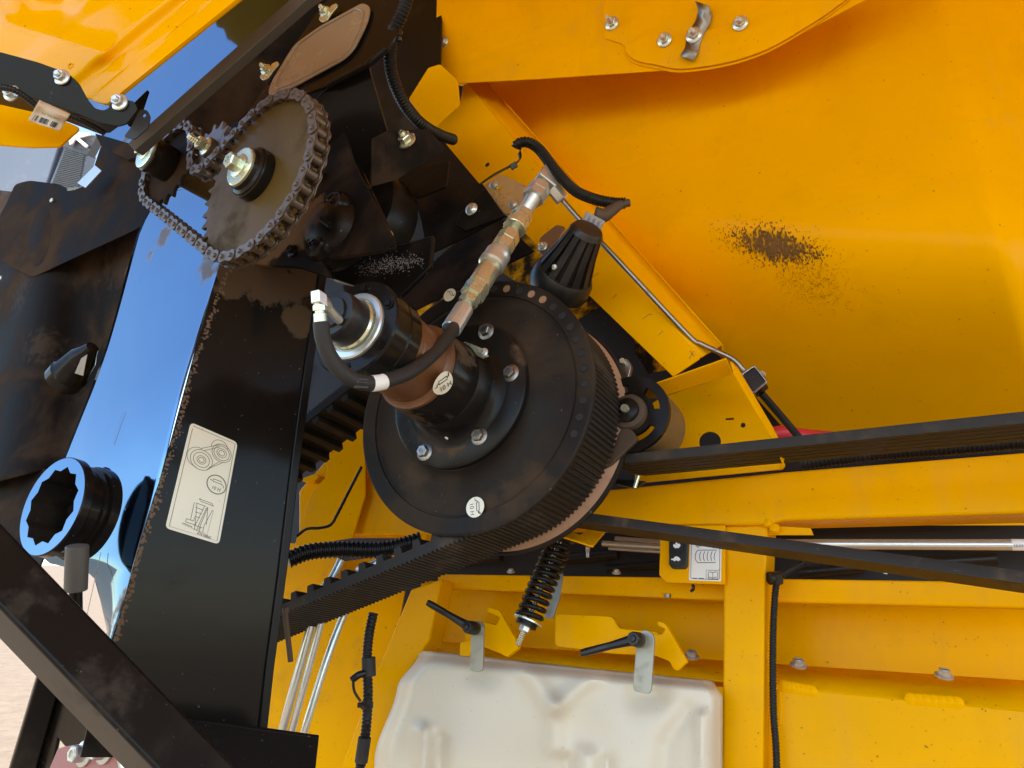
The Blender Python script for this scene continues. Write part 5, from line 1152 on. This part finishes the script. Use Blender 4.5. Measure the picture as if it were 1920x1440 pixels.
m = MB(); m.plate([(455, 215), (620, 160), (660, 300), (735, 445), (715, 470), (600, 485), (620, 520), (560, 500), (400, 490), (380, 300)], S(.86), .01); dirt(m.obj('casing', 'black_dusty', gb), [(on(570, 420, S(.86)), .07), (on(480, 470, S(.86)), .08)], (.17, .10, .055))
m = MB(); m.plate([(696, 260), (724, 246), (800, 242), (836, 280), (740, 338), (694, 350)], P3((696, 260, 1.45), (836, 280, 1.56), (694, 350, 1.47)), .004, front=.004); m.obj('angle_bracket', 'black_dusty', gb, bev=.001)
bolt(gb, on(762, 265, P3((696, 260, 1.45), (836, 280, 1.56), (694, 350, 1.47))) + V((0, -.004, 0)), V((-.35, -.8, .5)), .0145, 'zinc_gold', stud=.008)
m = MB(); m.plate([(650, 300), (664, 288), (735, 440), (740, 462), (700, 470), (590, 480), (560, 440)], S(.905), .01, front=.0); m.obj('flange_plate', 'black_satin', gb, bev=.002)
for (x, y) in ((657, 303), (722, 447)): bolt(gb, on(x, y, S(.903)), OUT, .0125, 'steel_grey' if x < 700 else 'zinc', stud=.008 if x > 700 else 0)
# casting with two bearing bosses
gc = on(616, 424, S(.86))
m = MB(); m.lathe([(0, -.026), (.030, -.026), (.048, -.018), (.062, -.002), (.068, .02), (.070, .05)], gc, A, 48); cst = m.obj('casting', 'black_satin', gb)
dirt(cst, [(on(575, 410, S(.84)), .055), (on(605, 345, S(.84)), .03)], (.15, .09, .05), .8, .9, 40, .3)
for (x, y, c_) in ((624, 378, .84), (590, 455, .842)):
    m = MB(); p = on(x, y, S(c_)); m.lathe([(0, -.005), (.005, -.0045), (.006, -.001), (.0145, -.0005), (.0165, -.003), (.0195, -.003), (.0215, 0), (.026, .004), (.030, .014), (.034, .05)], p, A, 40); m.obj('bearing_boss', 'black_gloss', gb, angle=25)
m = MB(); m.tube([on(604, 412, S(.828)), on(612, 418, S(.828)), on(620, 424, S(.828))], .006, 8); m.obj('cast_mark', 'black_satin', gb)
# weld along the cover edge, clamp ears and ribs of the casting
m = MB()
for k in range(16):
    u = k / 15; m.lathe([(0, -.004), (.005, -.003), (.006, .003)], on(618 + 74 * u, 161 - 38 * u, PC) - PC[0] * .004, PC[0], 8)
m.obj('weld_seam', 'black_satin', gb)
m = MB(); m.tube([on(692, 124, PC) - PC[0] * .004, on(700, 118, PC) - PC[0] * .006, on(726, 94, PC) - PC[0] * .004], .0055, 10); m.obj('weld_seam', 'black_satin', gb)
for (x0, y0, x1, y1) in ((640, 330, 690, 352), (560, 470, 600, 485), (655, 310, 668, 355)):
    m = MB(); m.tube([on(x0, y0, S(.895)), on(x1, y1, S(.895))], .005, 8, sm=1); m.obj('casting_rib', 'black_gloss', gb)
for (x, y, c_) in ((690, 365, .905), (600, 330, .855), (548, 470, .855)): bolt(gb, on(x, y, S(c_) if x > 650 else S(c_)), OUT, .009, 'black_gloss')
m = MB(); m.plate(rounded([(735, 300), (770, 292), (800, 310), (842, 300), (836, 350), (780, 372), (742, 345)], 6), S(1.06), .006); m.obj('rear_clamp', 'black_satin', gb, bev=.001)
# curved housing behind
hc = on(660, 410, S(1.02)); h2 = to2(hc)
m = MB(); m.lathe([(.05, -.03), (.128, -.02), (.135, -.01), (.135, .06), (.12, .07)], hc, A, 64); m.obj('round_housing', 'black_satin', gb)
m = MB(); m.plate([(570, 480), (760, 455), (812, 440), (806, 500), (745, 560), (700, 545), (660, 535), (615, 520)], S(1.0), .012); m.obj('bottom_plate', 'black_satin', gb, bev=.004)
m = MB(); rnd = random.Random(11)
for i in range(700):
    u = rnd.gauss(0, 1); x = 738 + 36 * u; y = 495 - 10 * u * .55 + 8 * rnd.gauss(0, 1)
    if not (665 < x < 796 and y < 540): continue
    p = on(x, y, S(.9985)); r_ = rnd.uniform(.0004, .0015); a0 = rnd.random() * 6; u_, v_, _ = frame(A)
    m.add([p - A * .0008] + [p + (u_ * math.cos(a0 + k * 1.57) + v_ * math.sin(a0 + k * 1.57)) * r_ for k in range(4)], [(0, 1, 2), (0, 2, 3), (0, 3, 4), (0, 4, 1)])
m.obj('dust_specks', 'pale_dust', gb, kind='stuff', flat=True)
bk = thing('side_bracket', 'flat black bracket plates with one round carriage bolt beside the yellow channel', 'bracket', on(850, 440, S(1.15)))
m = MB(); m.plate([(770, 350), (840, 330), (905, 345), (947, 404), (868, 446), (800, 478), (790, 420)], S(1.14), .006); m.obj('plate', 'black_satin', bk, bev=.0012)
m = MB(); m.plate([(855, 420), (862, 400), (910, 352), (947, 404), (873, 432)], S(1.132), .006); m.obj('doubler', 'black_satin', bk, bev=.0012)
m = MB(); m.lathe([(.0155, 0), (.0135, .004), (.008, .007), (0, .008)], on(884, 392, S(1.131)), OUT, 26); m.obj('carriage_bolt', 'zinc', bk)
m = MB(); m.plate([(690, 128), (775, -70), (830, -70), (825, 130), (775, 185), (815, 245), (950, 405), (850, 400), (740, 345), (730, 250)], S(1.25), .006); m.obj('back_plate', 'black_satin', bk)
m = MB(); m.plate([(640, 520), (790, 510), (860, 450), (940, 410), (1000, 470), (850, 545), (760, 590), (650, 570)], S(1.45), .006); m.obj('rear_sheet', 'black_dusty', bk)
# oval window cover with its two wing clips
wc = thing('inspection_window', 'tan translucent inspection window with rounded corners on the black cover', 'window cover', on(520, 185, PC))
wo = rounded([(506, 186), (512, 160), (556, 88), (604, 54), (684, 10), (699, 18), (694, 46), (668, 98), (648, 117), (546, 172)], 14, 5)
m = MB(); m.plate(wo, PC, .004, front=.008); m.obj('pane', 'window_tan', wc, bev=.0015)
cxw = sum(p[0] for p in wo) / len(wo); cyw = sum(p[1] for p in wo) / len(wo)
wi = [(cxw + (x - cxw) * .86, cyw + (y - cyw) * .86) for x, y in wo]
m = MB(); m.tube([on(x, y, PC) - PC[0] * .0085 for x, y in wi + wi[:1]], .0022, 8, sm=1); m.obj('bead', 'window_tan', wc)
for (x, y) in ((618, 28), (508, 136)):
    cl = thing('wing_clip', 'zinc hold-down clip on the %s edge of the tan inspection window' % ('upper' if x > 600 else 'lower left'), 'clip', on(x, y + 14, PC))
    m = MB(); m.plate(rounded([(x - 14, y + 16), (x - 10, y + 8), (x + 2, y + 2), (x + 10, y - 10), (x + 20, y - 14), (x + 22, y - 8), (x + 10, y + 6), (x + 2, y + 18), (x - 8, y + 22)], 3), PC, .003, front=.012); m.obj('arm', 'zinc_gold', cl, bev=.0008)
    bolt(cl, on(x - 2, y + 2, PC) - PC[0] * .012, -PC[0], .0085, 'zinc_gold', stud=.008)

# ================================================================ UPPER LEFT: YELLOW SHIELD, BRACKET, BAR
def sh_fn(u, v):
    a_, b_, c_, d_ = V((207, 199)), V((575, -95)), V((130, -320)), V((-170, 70))
    q = (a_ * (1 - u) + b_ * u) * (1 - v) + (d_ * (1 - u) + c_ * u) * v
    n_ = V((-.625, -.78)); t_ = (q - a_).dot(n_) * -1 if False else abs((q - a_).dot(V((.624, .781))))
    h = .004 * sst(34, 40, t_) + .020 * sst(62, 92, t_) * (1 - .65 * sst(150, 190, t_))
    h += .012 * math.exp(-(segd(q.x, q.y, 10, 48, 190, 98) / 22) ** 2)
    h -= .016 * math.exp(-(segd(q.x, q.y, 60, 8, 110, 12) / 26) ** 2)
    h += .010 * (1 - sst(10, 45, segd(q.x, q.y, 40, -10, 135, -30)))
    h *= sst(-6, 30, 40 + (q.x - 150) * .5 + (180 - q.y) * 1.0)
    e = .012 * (1 - sst(0, 9, t_))
    return at(q.x, q.y, 1.16 + .20 * v - h + e)
shd = thing('yellow_shield', 'glossy embossed yellow plastic shield above the black bracket', 'shield', at(190, 200, 1.2))
m = MB(); m.patch(110, 90, sh_fn); m.obj('moulding', 'yellow_gloss', shd, solid=.004)
m = MB(); m.lathe([(.0052, 0), (.0052, -.0015), (.003, -.0022), (.0025, -.0005), (0, -.0005)], at(133, 124, 1.195), V((0, 1, 0)), 18); m.obj('rivet', 'yellow_gloss', shd)
m = MB(); m.plate(rounded([(-60, 168), (60, 200), (148, 238), (146, 244), (112, 274), (60, 275), (-60, 266)], 5), P3((-60, 168, 1.22), (148, 238, 1.20), (60, 275, 1.17)), .004); m.obj('lower_lip', 'yellow_gloss', shd, bev=.001)
bb = thing('black_bracket', 'black bent bracket arm under the embossed yellow shield', 'bracket', at(220, 238, 1.1))
m = MB(); m.plate(rounded([(-60, 86), (0, 97), (70, 116), (128, 137), (148, 156), (164, 186), (178, 203), (194, 207), (204, 202), (208, 188), (232, 186), (252, 190), (259, 205), (238, 232), (222, 237), (190, 232), (110, 200), (52, 182), (-60, 160)], 5), P3((0, 97, 1.08), (259, 205, 1.12), (0, 170, 1.08)), .004); m.obj('arm', 'black_satin', bb, bev=.001)
m = MB(); m.plate([(-60, 150), (60, 183), (190, 232), (222, 240), (205, 252), (185, 254), (100, 222), (-60, 186)], P3((-60, 150, 1.09), (222, 240, 1.13), (100, 222, 1.15)), .003, front=-.003); m.obj('lower_flange', 'black_satin', bb)
for (x, y, R_) in ((116, 145, .0085), (22, 175, .0085), (224, 192, .009)): bolt(bb, on(x, y, P3((0, 97, 1.08), (259, 205, 1.12), (0, 170, 1.08))), V((-.1, -1, .2)), R_, 'zinc', stud=.004)
m = MB(); m.lathe([(.0125, -.001), (.0125, .0005)], on(224, 192, P3((0, 97, 1.08), (259, 205, 1.12), (0, 170, 1.08))), V((0, -1, .1)), 20); m.obj('washer', 'zinc', bb)
m = MB(); m.tube([at(-20, 162, 1.06), at(18, 166, 1.06), at(42, 178, 1.07), at(80, 205, 1.09), at(130, 216, 1.10), at(165, 232, 1.12), at(196, 250, 1.14)], .0048, 12, corr=.0038, sm=12)
bc = thing('tagged_cable', 'thin black corrugated cable with a creased paper tag', 'cable', at(190, 250, 1.12)); m.obj('tube', 'conduit', bc)
def tag_fn(u, v):
    a_, b_, c_, d_ = V((74, 187)), V((132, 213)), V((112, 246)), V((52, 226)); q = (a_ * (1 - u) + b_ * u) * (1 - v) + (d_ * (1 - u) + c_ * u) * v
    return at(q.x, q.y, 1.068 - .012 * math.exp(-((v - .25) / .18) ** 2) + .003 * math.sin(u * 7))
m = MB(); m.patch(14, 12, tag_fn); tg_ = m.obj('paper_tag', 'kraft_tag', bc, solid=.0006)
m = MB(); m.nrm = V((0, 1, 0)); rnd = random.Random(2)
for k in range(26):
    if rnd.random() < .3: continue
    u = .14 + k * .029; m.ribbon([tag_fn(u, .66) - V((0, .0012, 0)), tag_fn(u - .01, .92) - V((0, .0012, 0))], rnd.choice((.0007, .0014)))
m.obj('bar_code', 'ink', tg_, flat=True)
uu = (tag_fn(.9, .5) - tag_fn(.1, .5)).normalized() * -1; vv = V((0, -1, 0)).cross(uu) * -1
text(tg_, 'CABLING SPA', tag_fn(.86, .44) - V((0, .0035, 0)), uu, vv if vv.z < 0 else -vv, .0046, 'ink')
m = MB(); m.plate(rounded([(246, 238), (262, 205), (275, 206), (281, 218), (277, 240), (250, 262), (232, 256)], 4), FD(1.24), .004, holes=[circ(270, 216, 4, 4, 8)]); m.obj('lug', 'slate', None, 'small slate grey lug with a hole beside the grey bar', 'lug', bev=.001)
m = MB(); m.plate([(228, 215), (276, 168), (262, 210), (240, 236)], FD(1.28), .01); m.obj('pointed_bracket', 'black_satin', None, 'pointed black bracket tip standing against the sky', 'bracket', bev=.001)
m = MB(); m.plate([(548, -5), (640, -70), (672, -70), (575, 0), (252, 283), (240, 268)], P3((548, 0, 1.30), (575, 0, 1.30), (245, 275, 1.30)), .03); m.obj('grey_bar', 'grey_bar', None, 'straight dusty grey bar running diagonally under the blue strip of sky', 'bar', bev=.0015)
m = MB(); m.plate([(178, 250), (240, 268), (265, 290), (240, 300), (190, 275)], S(.83), .01); m.obj('joint_plate', 'black_dusty', None, 'dirty black joint plate below the pointed bracket', 'plate')

cp_ = (PO[0], PO[0].dot(at(330, 120, 2.7)))
m = MB(); m.plate([(200, -90), (640, -90), (262, 296), (205, 268), (186, 246), (150, 200), (120, 60)], cp_, .004)
dirt(m.obj('cab_panel', 'black_blue_mirror', None, 'glossy dark cab panel with blue-tinted sky reflection between yellow shield and grey bar', 'panel'), [(on(235, 262, cp_), .04)], (.10, .08, .06), .7, .8, 40, .3)
# machine parked behind, seen through the gap on the left
pm = thing('parked_machine', 'blue grey panels of a parked machine with white arrow, seen through the gap', 'machine', at(120, 500, 7) * 1)
BPp = P3((0, 260, 7.2), (200, 260, 7.0), (0, 420, 7.2))
m = MB(); m.plate([(-90, 255), (112, 270), (70, 400), (-90, 460)], BPp, .1); m.obj('side_panel', 'grey_blue', pm, bev=.02)
m = MB(); m.plate([(112, 262), (132, 262), (92, 400), (70, 400)], BPp, .1, front=-.05); m.obj('shadow_gap', 'slate', pm)
m = MB(); m.plate([(128, 262), (166, 290), (148, 350), (88, 358)], BPp, .1); m.obj('mesh_panel', 'grey_blue', pm)
m = MB(); m.plate([(128, 255), (185, 255), (166, 292), (122, 276)], BPp, .1, front=.02); m.obj('dark_panel', 'slate', pm)
m = MB(); m.plate([(138, 268), (140, 252), (175, 252), (176, 257), (156, 262), (172, 276), (169, 280), (150, 264), (145, 272), (140, 275)], BPp, .02, front=.06); m.obj('white_arrow', 'white_print', pm)
for k in range(26):
    y = 272 + k * 3.3; m = MB(); m.plate([(124 - k * 1.25, y), (162 - k * .6, y + 10), (162 - k * .6, y + 11.4), (124 - k * 1.25, y + 1.4)], BPp, .03, front=.02); m.obj('mesh_slat', 'slate', pm)

# ================================================================ LOWER LEFT: DIAGONAL STAY, FRAME, PLATE
stay = thing('stay_tube', 'black square tube stay crossing in front of the feeder housing', 'stay', at(360, 1440, 1.0))
pA_, pB_ = at(-120, 930, .98), at(470, 1545, .98); d = (pB_ - pA_).normalized(); nn = V((.567, -.616, .544)); nn = (nn - d * nn.dot(d)).normalized(); sdv = d.cross(nn).normalized()
m = MB(); hw, hh = .0346, .044; c_ = pA_; vs = []
mid = (pA_ + pB_) / 2 - nn * hh; m.box(mid, d, sdv, nn, (pB_ - pA_).length / 2, hw, hh); dirt(m.obj('tube', 'black_satin', stay, bev=.006), [(at(225, 1290, .96), .05), (at(190, 1225, .96), .035), (at(60, 1110, .96), .04)], (.06, .045, .032), .7, .7, 40, .1)
lf = thing('front_frame', 'black front frame corner with red primed plate under the stay tube', 'frame', at(100, 1440, 1.3))
m = MB(); m.plate([(72, 1262), (112, 1290), (60, 1470), (10, 1470)], P3((72, 1262, 1.38), (112, 1290, 1.42), (10, 1470, 1.50)), .02); m.obj('edge_rail', 'black_satin', lf, bev=.004)
m = MB(); m.plate([(100, 1282), (150, 1230), (240, 1330), (240, 1384), (122, 1402), (108, 1385), (90, 1470), (50, 1470)], P3((105, 1285, 1.44), (215, 1380, 1.40), (50, 1470, 1.56)), .01); m.obj('web', 'black_gloss', lf, bev=.004)
m = MB(); m.plate([(120, 1400), (215, 1384), (235, 1470), (80, 1470), (108, 1404)], S(.845), .008); m.obj('primed_plate', 'primer_red', lf, bev=.001)
for (x, y) in ((158, 1413), (196, 1408)): bolt(lf, on(x, y, S(.843)), OUT, .0135, 'zinc', h=1.0)
m = MB(); m.cyl(at(226, 1395, 1.15), at(245, 1470, 1.12), .010, seg=18); m.obj('rod', 'zinc', lf)
m = MB(); m.plate([(338, 1348), (598, 1384), (588, 1475), (330, 1475)], P3((338, 1348, 1.12), (598, 1384, 1.20), (588, 1475, 1.26)), .006); m.obj('kick_plate', 'black_gloss', None, 'flat dark brown black plate below the glossy housing', 'plate', bev=.001)
